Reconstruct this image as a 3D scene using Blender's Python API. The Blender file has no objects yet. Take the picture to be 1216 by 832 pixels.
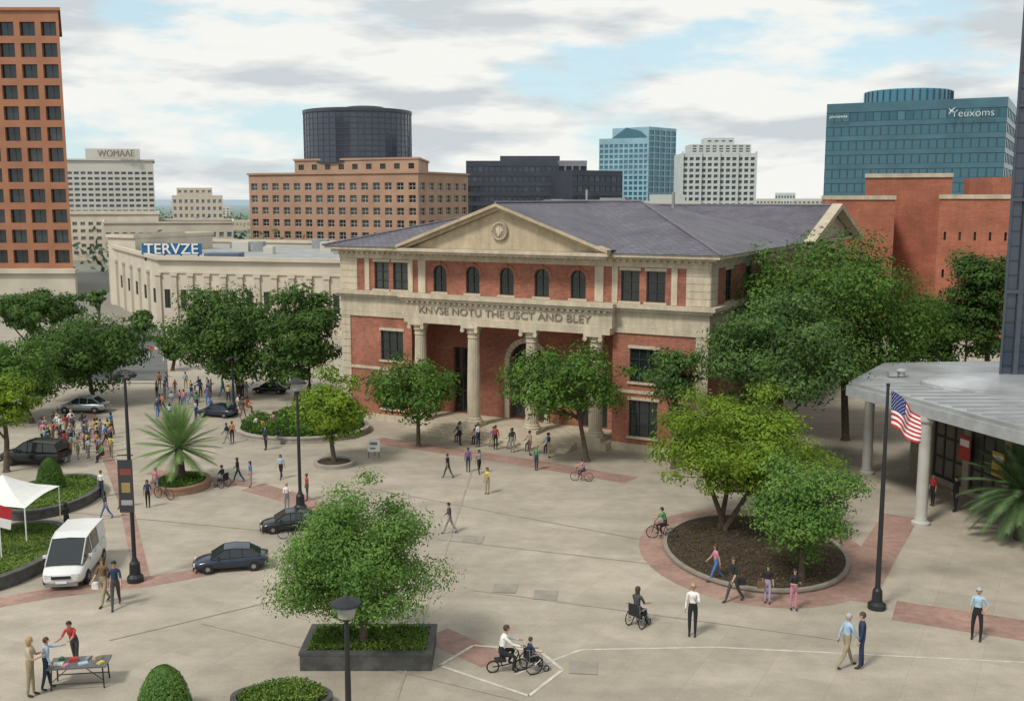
import bpy, math, random
import numpy as np
from mathutils import Vector, Matrix
random.seed(7); rng=np.random.default_rng(7)
S=bpy.context.scene; C=S.collection; PI=math.pi; R=math.radians
H=15.; F=1250.; TH=math.atan(181/F); cs,sn=math.cos(TH),math.sin(TH)
def ray(px,py):
    a=(px-608)/F; b=(416-py)/F
    return (a,cs+b*sn,-sn+b*cs)
def G(px,py,z=0):
    d=ray(px,py); t=(z-H)/d[2]; return Vector((d[0]*t,d[1]*t,z))
def P(px,py,Y):
    d=ray(px,py); t=Y/d[1]; return Vector((d[0]*t,Y,H+d[2]*t))
# ---------------------------------------------------------------- materials
MC={}
def nm(name):
    m=bpy.data.materials.new(name); m.use_nodes=True; nt=m.node_tree
    return m,nt,nt.nodes['Principled BSDF']
def N(nt,t,**k):
    n=nt.nodes.new(t)
    for a,b in k.items():
        if a in n.inputs: n.inputs[a].default_value=b
        else: setattr(n,a,b)
    return n
def c4(c,f=1): return (min(c[0]*f,1),min(c[1]*f,1),min(c[2]*f,1),1)
def mat(name,col,rough=.75,metal=0,var=.15,scale=2,bump=.0,spec=.4):
    if name in MC: return MC[name]
    m,nt,b=nm(name); L=nt.links
    tc=N(nt,'ShaderNodeTexCoord'); no=N(nt,'ShaderNodeTexNoise'); no.inputs['Scale'].default_value=scale; no.inputs['Detail'].default_value=6
    mx=N(nt,'ShaderNodeMix',data_type='RGBA'); mx.inputs[6].default_value=c4(col,1-var); mx.inputs[7].default_value=c4(col,1+var)
    rr=N(nt,'ShaderNodeMapRange'); rr.inputs[1].default_value=.3; rr.inputs[2].default_value=.7
    L.new(tc.outputs['Object'],no.inputs['Vector']); L.new(no.outputs['Fac'],rr.inputs[0]); L.new(rr.outputs[0],mx.inputs[0]); L.new(mx.outputs[2],b.inputs['Base Color'])
    b.inputs['Roughness'].default_value=rough; b.inputs['Metallic'].default_value=metal; b.inputs['Specular IOR Level'].default_value=spec
    if bump:
        bp=N(nt,'ShaderNodeBump'); bp.inputs['Strength'].default_value=bump; bp.inputs['Distance'].default_value=.05
        n2=N(nt,'ShaderNodeTexNoise'); n2.inputs['Scale'].default_value=scale*6
        L.new(tc.outputs['Object'],n2.inputs['Vector']); L.new(n2.outputs['Fac'],bp.inputs['Height']); L.new(bp.outputs[0],b.inputs['Normal'])
    MC[name]=m; return m
def stonemat(name,col):   # weathered stone: mottling and faint vertical streaks
    m,nt,b=nm(name); L=nt.links; tc=N(nt,'ShaderNodeTexCoord'); sp=N(nt,'ShaderNodeSeparateXYZ'); ad=N(nt,'ShaderNodeMath',operation='ADD'); co=N(nt,'ShaderNodeCombineXYZ')
    L.new(tc.outputs['Object'],sp.inputs[0]); L.new(sp.outputs[0],ad.inputs[0]); L.new(sp.outputs[1],ad.inputs[1]); L.new(ad.outputs[0],co.inputs[0]); L.new(sp.outputs[2],co.inputs[1])
    mp=N(nt,'ShaderNodeMapping'); mp.inputs['Scale'].default_value=(2.2,.35,1); L.new(co.outputs[0],mp.inputs[0])
    prev=None
    for vec,sc,lo,hi in ((mp.outputs[0],1.4,.86,1.08),(tc.outputs['Object'],.9,.87,1.12),(tc.outputs['Object'],9,.9,1.08)):
        no=N(nt,'ShaderNodeTexNoise'); no.inputs['Scale'].default_value=sc; no.inputs['Detail'].default_value=7; rr=N(nt,'ShaderNodeMapRange'); rr.inputs[1].default_value=.32; rr.inputs[2].default_value=.68; rr.inputs[3].default_value=lo; rr.inputs[4].default_value=hi
        vm=N(nt,'ShaderNodeVectorMath',operation='SCALE'); L.new(vec,no.inputs['Vector']); L.new(no.outputs['Fac'],rr.inputs[0]); L.new(rr.outputs[0],vm.inputs['Scale'])
        if prev is None: vm.inputs[0].default_value=col
        else: L.new(prev,vm.inputs[0])
        prev=vm.outputs[0]
    L.new(prev,b.inputs['Base Color']); b.inputs['Roughness'].default_value=.85; b.inputs['Specular IOR Level'].default_value=.25; MC[name]=m; return m
def brick(name,c1,c2,mo,bw=.5,bh=.16,flat=False,mort=.012,rough=.85,stain=.35):
    m,nt,b=nm(name); L=nt.links
    tc=N(nt,'ShaderNodeTexCoord'); br=N(nt,'ShaderNodeTexBrick')
    if flat: L.new(tc.outputs['Object'],br.inputs['Vector'])
    else:
        sp=N(nt,'ShaderNodeSeparateXYZ'); ad=N(nt,'ShaderNodeMath',operation='ADD'); co=N(nt,'ShaderNodeCombineXYZ')
        L.new(tc.outputs['Object'],sp.inputs[0]); L.new(sp.outputs[0],ad.inputs[0]); L.new(sp.outputs[1],ad.inputs[1]); L.new(ad.outputs[0],co.inputs[0]); L.new(sp.outputs[2],co.inputs[1]); L.new(co.outputs[0],br.inputs['Vector'])
    br.inputs['Color1'].default_value=c4(c1); br.inputs['Color2'].default_value=c4(c2); br.inputs['Mortar'].default_value=c4(mo)
    br.inputs['Scale'].default_value=1; br.inputs['Brick Width'].default_value=bw; br.inputs['Row Height'].default_value=bh; br.inputs['Mortar Size'].default_value=mort
    prev=br.outputs['Color']
    for sc,k in ((.45,stain),(3.5,stain*.6)):
        no=N(nt,'ShaderNodeTexNoise'); no.inputs['Scale'].default_value=sc; no.inputs['Detail'].default_value=7
        rr=N(nt,'ShaderNodeMapRange'); rr.inputs[1].default_value=.3; rr.inputs[2].default_value=.7; rr.inputs[3].default_value=1-k; rr.inputs[4].default_value=1+k*.5
        vm=N(nt,'ShaderNodeVectorMath',operation='SCALE')
        L.new(tc.outputs['Object'],no.inputs['Vector']); L.new(no.outputs['Fac'],rr.inputs[0]); L.new(prev,vm.inputs[0]); L.new(rr.outputs[0],vm.inputs['Scale']); prev=vm.outputs[0]
    L.new(prev,b.inputs['Base Color'])
    b.inputs['Roughness'].default_value=rough; MC[name]=m; return m
def glass(name,col,rough=.12,rnd=.5,light=(.3,.3,.28)):
    m,nt,b=nm(name); L=nt.links
    oi=N(nt,'ShaderNodeObjectInfo'); mx=N(nt,'ShaderNodeMix',data_type='RGBA'); mp=N(nt,'ShaderNodeMath',operation='POWER'); mp.inputs[1].default_value=3
    m2=N(nt,'ShaderNodeMath',operation='MULTIPLY'); m2.inputs[1].default_value=rnd
    mx.inputs[6].default_value=c4(col); mx.inputs[7].default_value=c4(light)
    L.new(oi.outputs['Random'],mp.inputs[0]); L.new(mp.outputs[0],m2.inputs[0]); L.new(m2.outputs[0],mx.inputs[0]); L.new(mx.outputs[2],b.inputs['Base Color'])
    tc=N(nt,'ShaderNodeTexCoord'); no=N(nt,'ShaderNodeTexNoise'); no.inputs['Scale'].default_value=.25; bp=N(nt,'ShaderNodeBump'); bp.inputs['Strength'].default_value=.2; bp.inputs['Distance'].default_value=.3
    L.new(tc.outputs['Object'],no.inputs['Vector']); L.new(no.outputs['Fac'],bp.inputs['Height']); L.new(bp.outputs[0],b.inputs['Normal'])
    b.inputs['Roughness'].default_value=rough; b.inputs['Specular IOR Level'].default_value=.7; MC[name]=m; return m
def leafmat(name,d,l,tr=.3):
    m,nt,b=nm(name); L=nt.links
    ge=N(nt,'ShaderNodeNewGeometry'); tc=N(nt,'ShaderNodeTexCoord'); no=N(nt,'ShaderNodeTexNoise'); no.inputs['Scale'].default_value=.8; no.inputs['Detail'].default_value=3
    a=N(nt,'ShaderNodeMath',operation='MULTIPLY'); a.inputs[1].default_value=.4
    rr=N(nt,'ShaderNodeMapRange'); rr.inputs[1].default_value=.35; rr.inputs[2].default_value=.65; rr.inputs[4].default_value=.6
    s=N(nt,'ShaderNodeMath',operation='ADD'); mx=N(nt,'ShaderNodeMix',data_type='RGBA'); mx.inputs[6].default_value=c4(d); mx.inputs[7].default_value=c4(l)
    L.new(ge.outputs['Random Per Island'],a.inputs[0]); L.new(tc.outputs['Object'],no.inputs['Vector']); L.new(no.outputs['Fac'],rr.inputs[0]); L.new(a.outputs[0],s.inputs[0]); L.new(rr.outputs[0],s.inputs[1]); L.new(s.outputs[0],mx.inputs[0]); L.new(mx.outputs[2],b.inputs['Base Color'])
    b.inputs['Roughness'].default_value=.6; b.inputs['Specular IOR Level'].default_value=.2
    t=N(nt,'ShaderNodeBsdfTranslucent'); ms=N(nt,'ShaderNodeMixShader'); ms.inputs[0].default_value=tr
    L.new(mx.outputs[2],t.inputs[0]); L.new(b.outputs[0],ms.inputs[1]); L.new(t.outputs[0],ms.inputs[2]); L.new(ms.outputs[0],nt.nodes['Material Output'].inputs[0])
    MC[name]=m; return m
BRICK=brick('red_brick',(.42,.125,.07),(.27,.075,.045),(.36,.24,.18),.24,.08,mort=.009,stain=.32)
BRICK2=brick('orange_brick',(.42,.14,.08),(.36,.115,.065),(.38,.2,.14),.6,.2,stain=.25)
PAVER=brick('red_paver',(.37,.225,.18),(.325,.19,.15),(.32,.24,.19),.4,.2,True,.012,stain=.3)
STONE=stonemat('limestone',(.51,.44,.335))
STONED=mat('carved_letter_stone',(.225,.19,.145),.85)
SLATE=brick('slate_roof',(.145,.125,.165),(.095,.085,.112),(.05,.046,.058),.5,.3,True,.035,.5,.4)
GL=glass('window_glass',(.012,.018,.02),.1,.25,(.16,.17,.16)); GLB=glass('blue_curtain_glass',(.035,.17,.25),.1,.35,(.12,.3,.38)); GLD=glass('dark_glass',(.022,.03,.05),.12,.4,(.09,.11,.15))
GLT=glass('teal_curtain_glass',(.02,.095,.135),.1,.5,(.09,.22,.27)); GLF=glass('hazy_window_glass',(.10,.13,.15),.3,.4,(.3,.32,.33)); GLS=glass('shopfront_glass',(.05,.05,.045),.15,.9,(.32,.26,.18))  # shopfront glass is tinted lighter so its colour suggests a lit interior
FR=mat('dark_window_frame',(.03,.04,.04),.5); FRW=mat('pale_window_frame',(.5,.5,.47),.6)
ORANGE=mat('orange_stone_cladding',(.335,.15,.085),.8,scale=.3,var=.12); BROWN=mat('brown_cladding',(.40,.245,.17),.85,scale=.2,var=.12)
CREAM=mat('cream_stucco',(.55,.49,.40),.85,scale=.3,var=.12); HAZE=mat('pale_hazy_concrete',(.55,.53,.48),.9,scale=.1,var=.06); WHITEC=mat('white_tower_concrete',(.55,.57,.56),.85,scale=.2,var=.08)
ROOFG=mat('flat_roof_gray',(.30,.31,.31),.9,scale=.5,var=.2); DMET=mat('dark_metal',(.03,.032,.035),.45,.3); MET=mat('pale_metal_roof',(.46,.47,.48),.38,.45,scale=.5,var=.25)
DSTONE=mat('dark_planter_stone',(.075,.075,.072),.7,scale=3,var=.35,bump=.1); SOIL=mat('dark_mulch',(.06,.04,.028),1,scale=6,var=.5,bump=.6); KERB=mat('kerb_concrete',(.33,.30,.26),.85,scale=2)
BARK=mat('bark',(.10,.075,.055),.95,scale=5,var=.35,bump=.6); WHITE=mat('white_paint',(.75,.75,.73),.4,var=.04); SPAND=mat('teal_spandrel',(.06,.14,.18),.3,scale=.2); SPAB=mat('blue_pale_spandrel',(.27,.42,.50),.4,scale=.2); SPAD=mat('dark_spandrel',(.055,.06,.08),.4,scale=.2); COLG=mat('gray_column_paint',(.43,.42,.39),.6,scale=1)
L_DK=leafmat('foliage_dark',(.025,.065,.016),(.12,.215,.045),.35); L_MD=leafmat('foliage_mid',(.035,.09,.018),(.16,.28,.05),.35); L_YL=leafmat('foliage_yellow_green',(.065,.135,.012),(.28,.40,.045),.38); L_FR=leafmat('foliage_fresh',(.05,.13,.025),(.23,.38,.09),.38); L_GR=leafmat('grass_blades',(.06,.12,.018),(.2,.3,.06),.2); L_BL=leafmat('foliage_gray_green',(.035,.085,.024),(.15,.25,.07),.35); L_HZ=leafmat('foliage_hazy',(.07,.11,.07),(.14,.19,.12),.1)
# ---------------------------------------------------------------- mesh builder
class MB:
    def __init__(s): s.v=[];s.f=[];s.m=[]
    def add(s,vs,fs,m=0):
        o=len(s.v); s.v+=[tuple(v) for v in vs]; s.f+=[tuple(i+o for i in f) for f in fs]; s.m+=[m]*len(fs); return s
    def box(s,x0,y0,z0,x1,y1,z1,m=0):
        return s.add([(x0,y0,z0),(x1,y0,z0),(x1,y1,z0),(x0,y1,z0),(x0,y0,z1),(x1,y0,z1),(x1,y1,z1),(x0,y1,z1)],[(0,3,2,1),(4,5,6,7),(0,1,5,4),(1,2,6,5),(2,3,7,6),(3,0,4,7)],m)
    def prism(s,poly,z0,z1,m=0,mt=None):
        n=len(poly); s.add([(p[0],p[1],z0) for p in poly]+[(p[0],p[1],z1) for p in poly],[(i,(i+1)%n,n+(i+1)%n,n+i) for i in range(n)],m)
        return s.add([(p[0],p[1],z1) for p in poly],[tuple(range(n))],m if mt is None else mt)
    def ring(s,po,pi,z0,z1,m=0):
        n=len(po); vs=[(p[0],p[1],z) for z in (z0,z1) for q in (po,pi) for p in q]; fs=[]
        for i in range(n):
            j=(i+1)%n; fs+=[(i,j,2*n+j,2*n+i),(2*n+i,2*n+j,3*n+j,3*n+i),(3*n+i,3*n+j,n+j,n+i)]
        return s.add(vs,fs,m)
    def tube(s,pts,rs,n=8,m=0,cap=True):
        pts=[Vector(p) for p in pts]; vs=[]; fs=[]
        if not hasattr(rs,'__len__'): rs=[rs]*len(pts)
        for i,p in enumerate(pts):
            d=(pts[min(i+1,len(pts)-1)]-pts[max(i-1,0)]).normalized()
            a=d.cross(Vector((0,0,1)) if abs(d.z)<.95 else Vector((1,0,0))).normalized(); b=d.cross(a)
            for k in range(n):
                t=2*PI*k/n; vs.append(p+a*(rs[i]*math.cos(t))+b*(rs[i]*math.sin(t)))
        for i in range(len(pts)-1):
            for k in range(n): fs.append((i*n+k,i*n+(k+1)%n,(i+1)*n+(k+1)%n,(i+1)*n+k))
        if cap: fs+=[tuple(range(n)),tuple(range((len(pts)-1)*n,len(pts)*n))]
        return s.add(vs,fs,m)
    def lathe(s,prof,c=(0,0,0),n=16,m=0,ax=2):
        vs=[];fs=[]
        for r,z in prof:
            for k in range(n):
                t=2*PI*k/n; q=(r*math.cos(t),r*math.sin(t),z)
                if ax==0: q=(q[2],q[0],q[1])
                if ax==1: q=(q[0],q[2],q[1])
                vs.append((q[0]+c[0],q[1]+c[1],q[2]+c[2]))
        for i in range(len(prof)-1):
            for k in range(n): fs.append((i*n+k,i*n+(k+1)%n,(i+1)*n+(k+1)%n,(i+1)*n+k))
        fs+=[tuple(range(n)),tuple(range((len(prof)-1)*n,len(prof)*n))]
        return s.add(vs,fs,m)
    def mesh(s,name,mats,smooth=False):
        me=bpy.data.meshes.new(name); me.from_pydata(s.v,[],s.f)
        if not isinstance(mats,(list,tuple)): mats=[mats]
        for k in mats: me.materials.append(k)
        me.polygons.foreach_set('material_index',s.m)
        if smooth: me.polygons.foreach_set('use_smooth',[True]*len(s.f))
        me.update(); return me
    def build(s,name,mats,parent=None,smooth=False,loc=(0,0,0),rz=0):
        return link(name,s.mesh(name,mats,smooth),parent,loc,rz)
def link(name,me,parent=None,loc=(0,0,0),rz=0,rot=None):
    o=bpy.data.objects.new(name,me); C.objects.link(o); o.parent=parent; o.location=loc; o.rotation_euler=rot or (0,0,rz); return o
def tag(o,label,cat,group=None,kind=None):
    o['label']=label; o['category']=cat
    if group: o['group']=group
    if kind: o['kind']=kind
    return o
def thing(name,label,cat,loc=(0,0,0),rz=0,group=None):
    return tag(link(name,None,None,loc,rz),label,cat,group)
def struct(o): o['kind']='structure'; return o
def text(s,width,height,mtl,parent,loc,rz=0,ext=.03,name='lettering',off=0):
    cu=bpy.data.curves.new('t','FONT'); cu.body=s; cu.extrude=ext; cu.offset=off; to=bpy.data.objects.new('t',cu); C.objects.link(to)
    bpy.context.view_layer.update(); me=bpy.data.meshes.new_from_object(to.evaluated_get(bpy.context.evaluated_depsgraph_get())); bpy.data.objects.remove(to)
    a=np.array([v.co[:] for v in me.vertices]); mn=a.min(0);mx=a.max(0); sx=width/(mx[0]-mn[0]); sy=height/(mx[1]-mn[1])
    for v in me.vertices: v.co=Vector(((v.co.x-(mn[0]+mx[0])/2)*sx,v.co.z,(v.co.y-mn[1])*sy))
    me.materials.clear(); me.materials.append(mtl); return link(name,me,parent,loc,rz)
# ---------------------------------------------------------------- walls
def wall(mb,A,B,z0,z1,holes,rec=.2,m=0,arch=()):
    A=Vector(A[:2]);B=Vector(B[:2]); W=(B-A).length; d=(B-A)/W; o=Vector((d.y,-d.x))
    def pt(u,z,r=0): q=A+d*u-o*r; return (q.x,q.y,z)
    us=sorted({0,W}|{round(h[0],4) for h in holes}|{round(h[1],4) for h in holes}); zs=sorted({z0,z1}|{round(h[2],4) for h in holes}|{round(h[3],4) for h in holes})
    for i in range(len(us)-1):
        for j in range(len(zs)-1):
            uc=(us[i]+us[i+1])/2; zc=(zs[j]+zs[j+1])/2
            if any(h[0]<uc<h[1] and h[2]<zc<h[3] for h in holes): continue
            mb.add([pt(us[i],zs[j]),pt(us[i+1],zs[j]),pt(us[i+1],zs[j+1]),pt(us[i],zs[j+1])],[(0,1,2,3)],m)
    for k,h in enumerate(holes):
        a,b,c,e=h[:4]
        for (p,q) in (((a,c),(b,c)),((b,c),(b,e)),((b,e),(a,e)),((a,e),(a,c))):
            mb.add([pt(*p),pt(*q),pt(q[0],q[1],rec),pt(p[0],p[1],rec)],[(0,1,2,3)],m)
        if k in arch:
            r=(b-a)/2; cx=(a+b)/2; zc=e-r
            for sg in (-1,1):
                arc=[(cx+sg*r*math.cos(t),zc+r*math.sin(t)) for t in np.linspace(0,PI/2,7)]
                vs=[pt(cx+sg*r,e,.001)]+[pt(u,z,.001) for u,z in arc]+[pt(u,z,rec) for u,z in arc]
                mb.add(vs,[(0,i,i+1) for i in range(1,7)]+[(i,i+1,i+8,i+7) for i in range(1,7)],m)
WM={}
def winmesh(w,h,gl,fr,st=(1,1)):
    k=(round(w,2),round(h,2),gl.name,fr.name,st)
    if k in WM: return WM[k]
    mb=MB(); mb.add([(-w/2,0,-h/2),(w/2,0,-h/2),(w/2,0,h/2),(-w/2,0,h/2)],[(0,1,2,3)],0)
    t=min(w,h)*.045+.01
    mb.box(-w/2,-.05,-h/2,-w/2+t,-.005,h/2,1); mb.box(w/2-t,-.05,-h/2,w/2,-.005,h/2,1); mb.box(-w/2+t,-.05,-h/2,w/2-t,-.005,-h/2+t,1); mb.box(-w/2+t,-.05,h/2-t,w/2-t,-.005,h/2,1)
    for i in range(1,st[0]+1): x=-w/2+w*i/(st[0]+1); mb.box(x-t/2,-.045,-h/2+t,x+t/2,-.006,h/2-t,1)
    for i in range(1,st[1]+1): z=-h/2+h*i/(st[1]+1); mb.box(-w/2+t,-.04,z-t/2,w/2-t,-.007,z+t/2,1)
    WM[k]=mb.mesh('window',[gl,fr]); return WM[k]
def place_windows(root,L):
    for i,(me,l,rz) in enumerate(L):
        if i<100: link('window',me,root,l,rz)
    if len(L)>100:
        mb=MB(); 
        for me,l,rz in L[100:]:
            M=Matrix.Translation(l)@Matrix.Rotation(rz,4,'Z'); vs=[M@v.co for v in me.vertices]; o=len(mb.v)
            mb.v+=[tuple(v) for v in vs]
            for p in me.polygons: mb.f.append(tuple(i+o for i in p.vertices)); mb.m.append(p.material_index)
        s=mb.build('window',list(L[0][0].materials),root); s['kind']='stuff'
def block(name,label,pts,z1,fac,wm,gm,fm,rec=.25,z0=0,st=(1,0),roof=None,cat='building',cor=0,corm=None,group=None,par=.6,root=None):
    if root is None: root=thing(name,label,cat,(pts[0][0],pts[0][1],0),group=group)
    q=[Vector((p[0]-root.location.x,p[1]-root.location.y)) for p in pts]; n=len(q); mb=MB(); L=[]
    for i in range(n):
        A,B=q[i],q[(i+1)%n]; hs=[]
        if i in fac:
            nc,nr,wf,hf,base,top=fac[i]; W=(B-A).length; bw=W/nc; bh=(z1-z0-base-top)/nr; d=(B-A)/W; o=Vector((d.y,-d.x)); rz=math.atan2(d.y,d.x)
            for r in range(nr):
                for c in range(nc):
                    u=bw*(c+.5); z=z0+base+bh*(r+.5); hs.append((u-bw*wf/2,u+bw*wf/2,z-bh*hf/2,z+bh*hf/2))
                    p=A+d*u-o*(rec-.01); L.append((winmesh(bw*wf,bh*hf,gm,fm,st),Vector((p.x,p.y,z)),rz))
        wall(mb,A,B,z0,z1,hs,rec)
    mb.build('wall',wm,root)
    MB().add([(p.x,p.y,z1-par) for p in q],[tuple(range(n))]).build('roof',roof or ROOFG,root)
    if cor:
        c=sum(q,Vector((0,0)))/n; po=[c+(p-c)*(1+cor/(p-c).length) for p in q]; pi=[c+(p-c)*(1-.3/(p-c).length) for p in q]
        MB().ring(po,pi,z1-.1,z1+.35).build('cornice',corm or wm,root)
    place_windows(root,L[::-1]); return root
def quad(p0,p1,Y0,Y1,dep,rad=False):
    a=P(p0,300,Y0);b=P(p1,300,Y1)
    if rad: k=1+dep/Y0; return [(a.x,a.y),(b.x,b.y),(b.x*k,b.y*k),(a.x*k,a.y*k)]
    d=(b-a).normalized(); n=Vector((-d.y,d.x,0))
    return [(a.x,a.y),(b.x,b.y),(b.x+n.x*dep,b.y+n.y*dep),(a.x+n.x*dep,a.y+n.y*dep)]
def zz(py,Y): return P(608,py,Y).z
# ---------------------------------------------------------------- ground
def groundmat():
    m,nt,b=nm('plaza_ground'); L=nt.links; ge=N(nt,'ShaderNodeNewGeometry'); mp=N(nt,'ShaderNodeMapping'); mp.inputs['Rotation'].default_value=(0,0,R(28.4))
    br=N(nt,'ShaderNodeTexBrick'); br.offset=0; br.inputs['Scale'].default_value=1; br.inputs['Brick Width'].default_value=2.0; br.inputs['Row Height'].default_value=2.0; br.inputs['Mortar Size'].default_value=.022; br.inputs['Mortar Smooth'].default_value=.8
    br.inputs['Color1'].default_value=(.425,.372,.30,1); br.inputs['Color2'].default_value=(.39,.34,.272,1); br.inputs['Mortar'].default_value=(.36,.312,.248,1)
    L.new(ge.outputs['Position'],mp.inputs[0]); L.new(mp.outputs[0],br.inputs['Vector'])
    prev=br.outputs['Color']
    mp3=N(nt,'ShaderNodeMapping'); mp3.inputs['Scale'].default_value=(.35,1.4,1); mp3.inputs['Rotation'].default_value=(0,0,R(12)); L.new(ge.outputs['Position'],mp3.inputs[0])
    for vec,sc,lo,hi in ((ge.outputs['Position'],.07,.80,1.12),(mp3.outputs[0],.35,.84,1.08),(ge.outputs['Position'],1.0,.87,1.08),(ge.outputs['Position'],14,.9,1.08)):
        no=N(nt,'ShaderNodeTexNoise'); no.inputs['Scale'].default_value=sc; no.inputs['Detail'].default_value=8; no.inputs['Roughness'].default_value=.65
        rr=N(nt,'ShaderNodeMapRange'); rr.inputs[1].default_value=.33; rr.inputs[2].default_value=.67; rr.inputs[3].default_value=lo; rr.inputs[4].default_value=hi
        vm=N(nt,'ShaderNodeVectorMath',operation='SCALE'); L.new(vec,no.inputs['Vector']); L.new(no.outputs['Fac'],rr.inputs[0]); L.new(prev,vm.inputs[0]); L.new(rr.outputs[0],vm.inputs['Scale']); prev=vm.outputs[0]
    sp=N(nt,'ShaderNodeSeparateXYZ'); L.new(ge.outputs['Position'],sp.inputs[0])
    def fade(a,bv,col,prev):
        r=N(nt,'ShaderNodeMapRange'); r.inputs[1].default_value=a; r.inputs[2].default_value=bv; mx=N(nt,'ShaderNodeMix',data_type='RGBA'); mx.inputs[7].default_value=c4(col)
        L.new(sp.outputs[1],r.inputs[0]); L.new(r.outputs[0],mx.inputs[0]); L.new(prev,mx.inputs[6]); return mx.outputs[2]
    prev=fade(105,150,(.2,.2,.17),prev); prev=fade(200,500,(.13,.17,.12),prev); prev=fade(700,2500,(.28,.36,.42),prev)  # farthest ground fades to pale blue: aerial haze painted into the colour
    L.new(prev,b.inputs['Base Color']); b.inputs['Roughness'].default_value=.75; b.inputs['Specular IOR Level'].default_value=.3; return m
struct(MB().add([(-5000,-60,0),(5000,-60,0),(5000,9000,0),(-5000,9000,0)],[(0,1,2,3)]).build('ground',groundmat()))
def strip(name,px,w,m,z=.004):
    p=[G(*a) for a in px]; q=[p[0]]
    for i in range(len(p)-1):
        for k in range(1,7): q.append(p[i].lerp(p[i+1],k/6))
    vs=[]
    for i,a in enumerate(q):
        d=(q[min(i+1,len(q)-1)]-q[max(i-1,0)]).normalized(); n=Vector((-d.y,d.x,0))*w/2; vs+=[(a.x-n.x,a.y-n.y,z),(a.x+n.x,a.y+n.y,z)]
    o=MB().add(vs,[(2*i,2*i+2,2*i+3,2*i+1) for i in range(len(q)-1)]).build(name,m); struct(o); return o
LINE=mat('worn_pale_line',(.52,.48,.42),.8,scale=3,var=.2); PATCH=mat('dark_paving_patch',(.28,.25,.21),.8); DKPAV=mat('paving_joint',(.335,.29,.235),.9); ASPH=mat('street_asphalt',(.12,.12,.118),.9,scale=.6,var=.2)
p=[G(*a) for a in ((95,385),(196,385),(200,452),(-40,452))]; struct(MB().add([(a.x,a.y,.005) for a in p],[(0,1,2,3)]).build('street',ASPH))
strip('lane_marking',[(60,430),(150,400)],.25,LINE,.01); strip('kerb_edge',[(-40,455),(200,455)],.35,KERB,.06)
strip('brick_band',[(-40,722),(60,704),(180,690),(250,677)],1.1,PAVER)
strip('brick_band',[(445,522),(620,548),(750,570)],1.5,PAVER)
strip('brick_band',[(300,578),(345,590),(390,610)],1.5,PAVER,.008)
strip('brick_band',[(515,752),(590,785)],1.3,PAVER)
strip('brick_band',[(1062,724),(1230,750)],2.0,PAVER)
strip('brick_band',[(1010,712),(1040,660),(1070,612)],1.6,PAVER,.008)
strip('brick_band',[(180,560),(300,575)],1.,PAVER,.006)
strip('brick_band',[(100,470),(150,600),(170,690)],.6,PAVER,.009)
strip('painted_line',[(612,800),(690,771),(850,768),(1216,786)],.09,LINE,.006)
for a,b in (((522,790),(562,766)),((562,766),(640,772)),((640,772),(668,795)),((668,795),(628,826)),((628,826),(522,790))): strip('painted_line',[a,b],.12,LINE,.012)
for i,(a,b) in enumerate((((560,700),(1000,760)),((520,640),(780,670)),((240,740),(620,832)),((440,580),(760,640)),((130,760),(380,700)),((0,600),(420,640)),((470,832),(560,560)))): strip('paving_joint',[a,b],.09,DKPAV,.0145+i*.0005)
for px,py in ((600,698),(648,706),(693,792),(562,640)):
    g=G(px,py); struct(MB().add([(g.x-.5,g.y-.45,.02),(g.x+.4,g.y-.55,.02),(g.x+.5,g.y+.4,.02),(g.x-.4,g.y+.5,.02)],[(0,1,2,3)]).build('paving_patch',PATCH))
# ---------------------------------------------------------------- foliage
def leaves(name,cen,s,m,parent=None,up=0,asp=.5,loc=(0,0,0),nrm=None):
    n=len(cen); a=rng.normal(size=(n,3)); a[:,2]*=(1-up)
    if nrm is not None:
        w=nrm+rng.normal(size=(n,3))*.35+np.array([0,0,.35]); w/=np.linalg.norm(w,axis=1)[:,None]; a-=w*(a*w).sum(1)[:,None]; a/=np.linalg.norm(a,axis=1)[:,None]; b=np.cross(w,a)
    else:
        a/=np.linalg.norm(a,axis=1)[:,None]; b=rng.normal(size=(n,3)); b-=a*(a*b).sum(1)[:,None]; b/=np.linalg.norm(b,axis=1)[:,None]
    s=s*rng.uniform(.6,1.4,(n,1)); v=np.empty((n,4,3)); v[:,0]=cen-a*s; v[:,1]=cen+b*s*asp; v[:,2]=cen+a*s; v[:,3]=cen-b*s*asp
    me=bpy.data.meshes.new(name); me.vertices.add(4*n); me.vertices.foreach_set('co',v.reshape(-1).astype('f')); me.loops.add(4*n); me.loops.foreach_set('vertex_index',np.arange(4*n,dtype='i')); me.polygons.add(n); me.polygons.foreach_set('loop_start',np.arange(0,4*n,4,dtype='i')); me.polygons.foreach_set('loop_total',np.full(n,4,dtype='i')); me.update(calc_edges=True); me.materials.append(m)
    return link(name,me,parent,loc)
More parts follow.
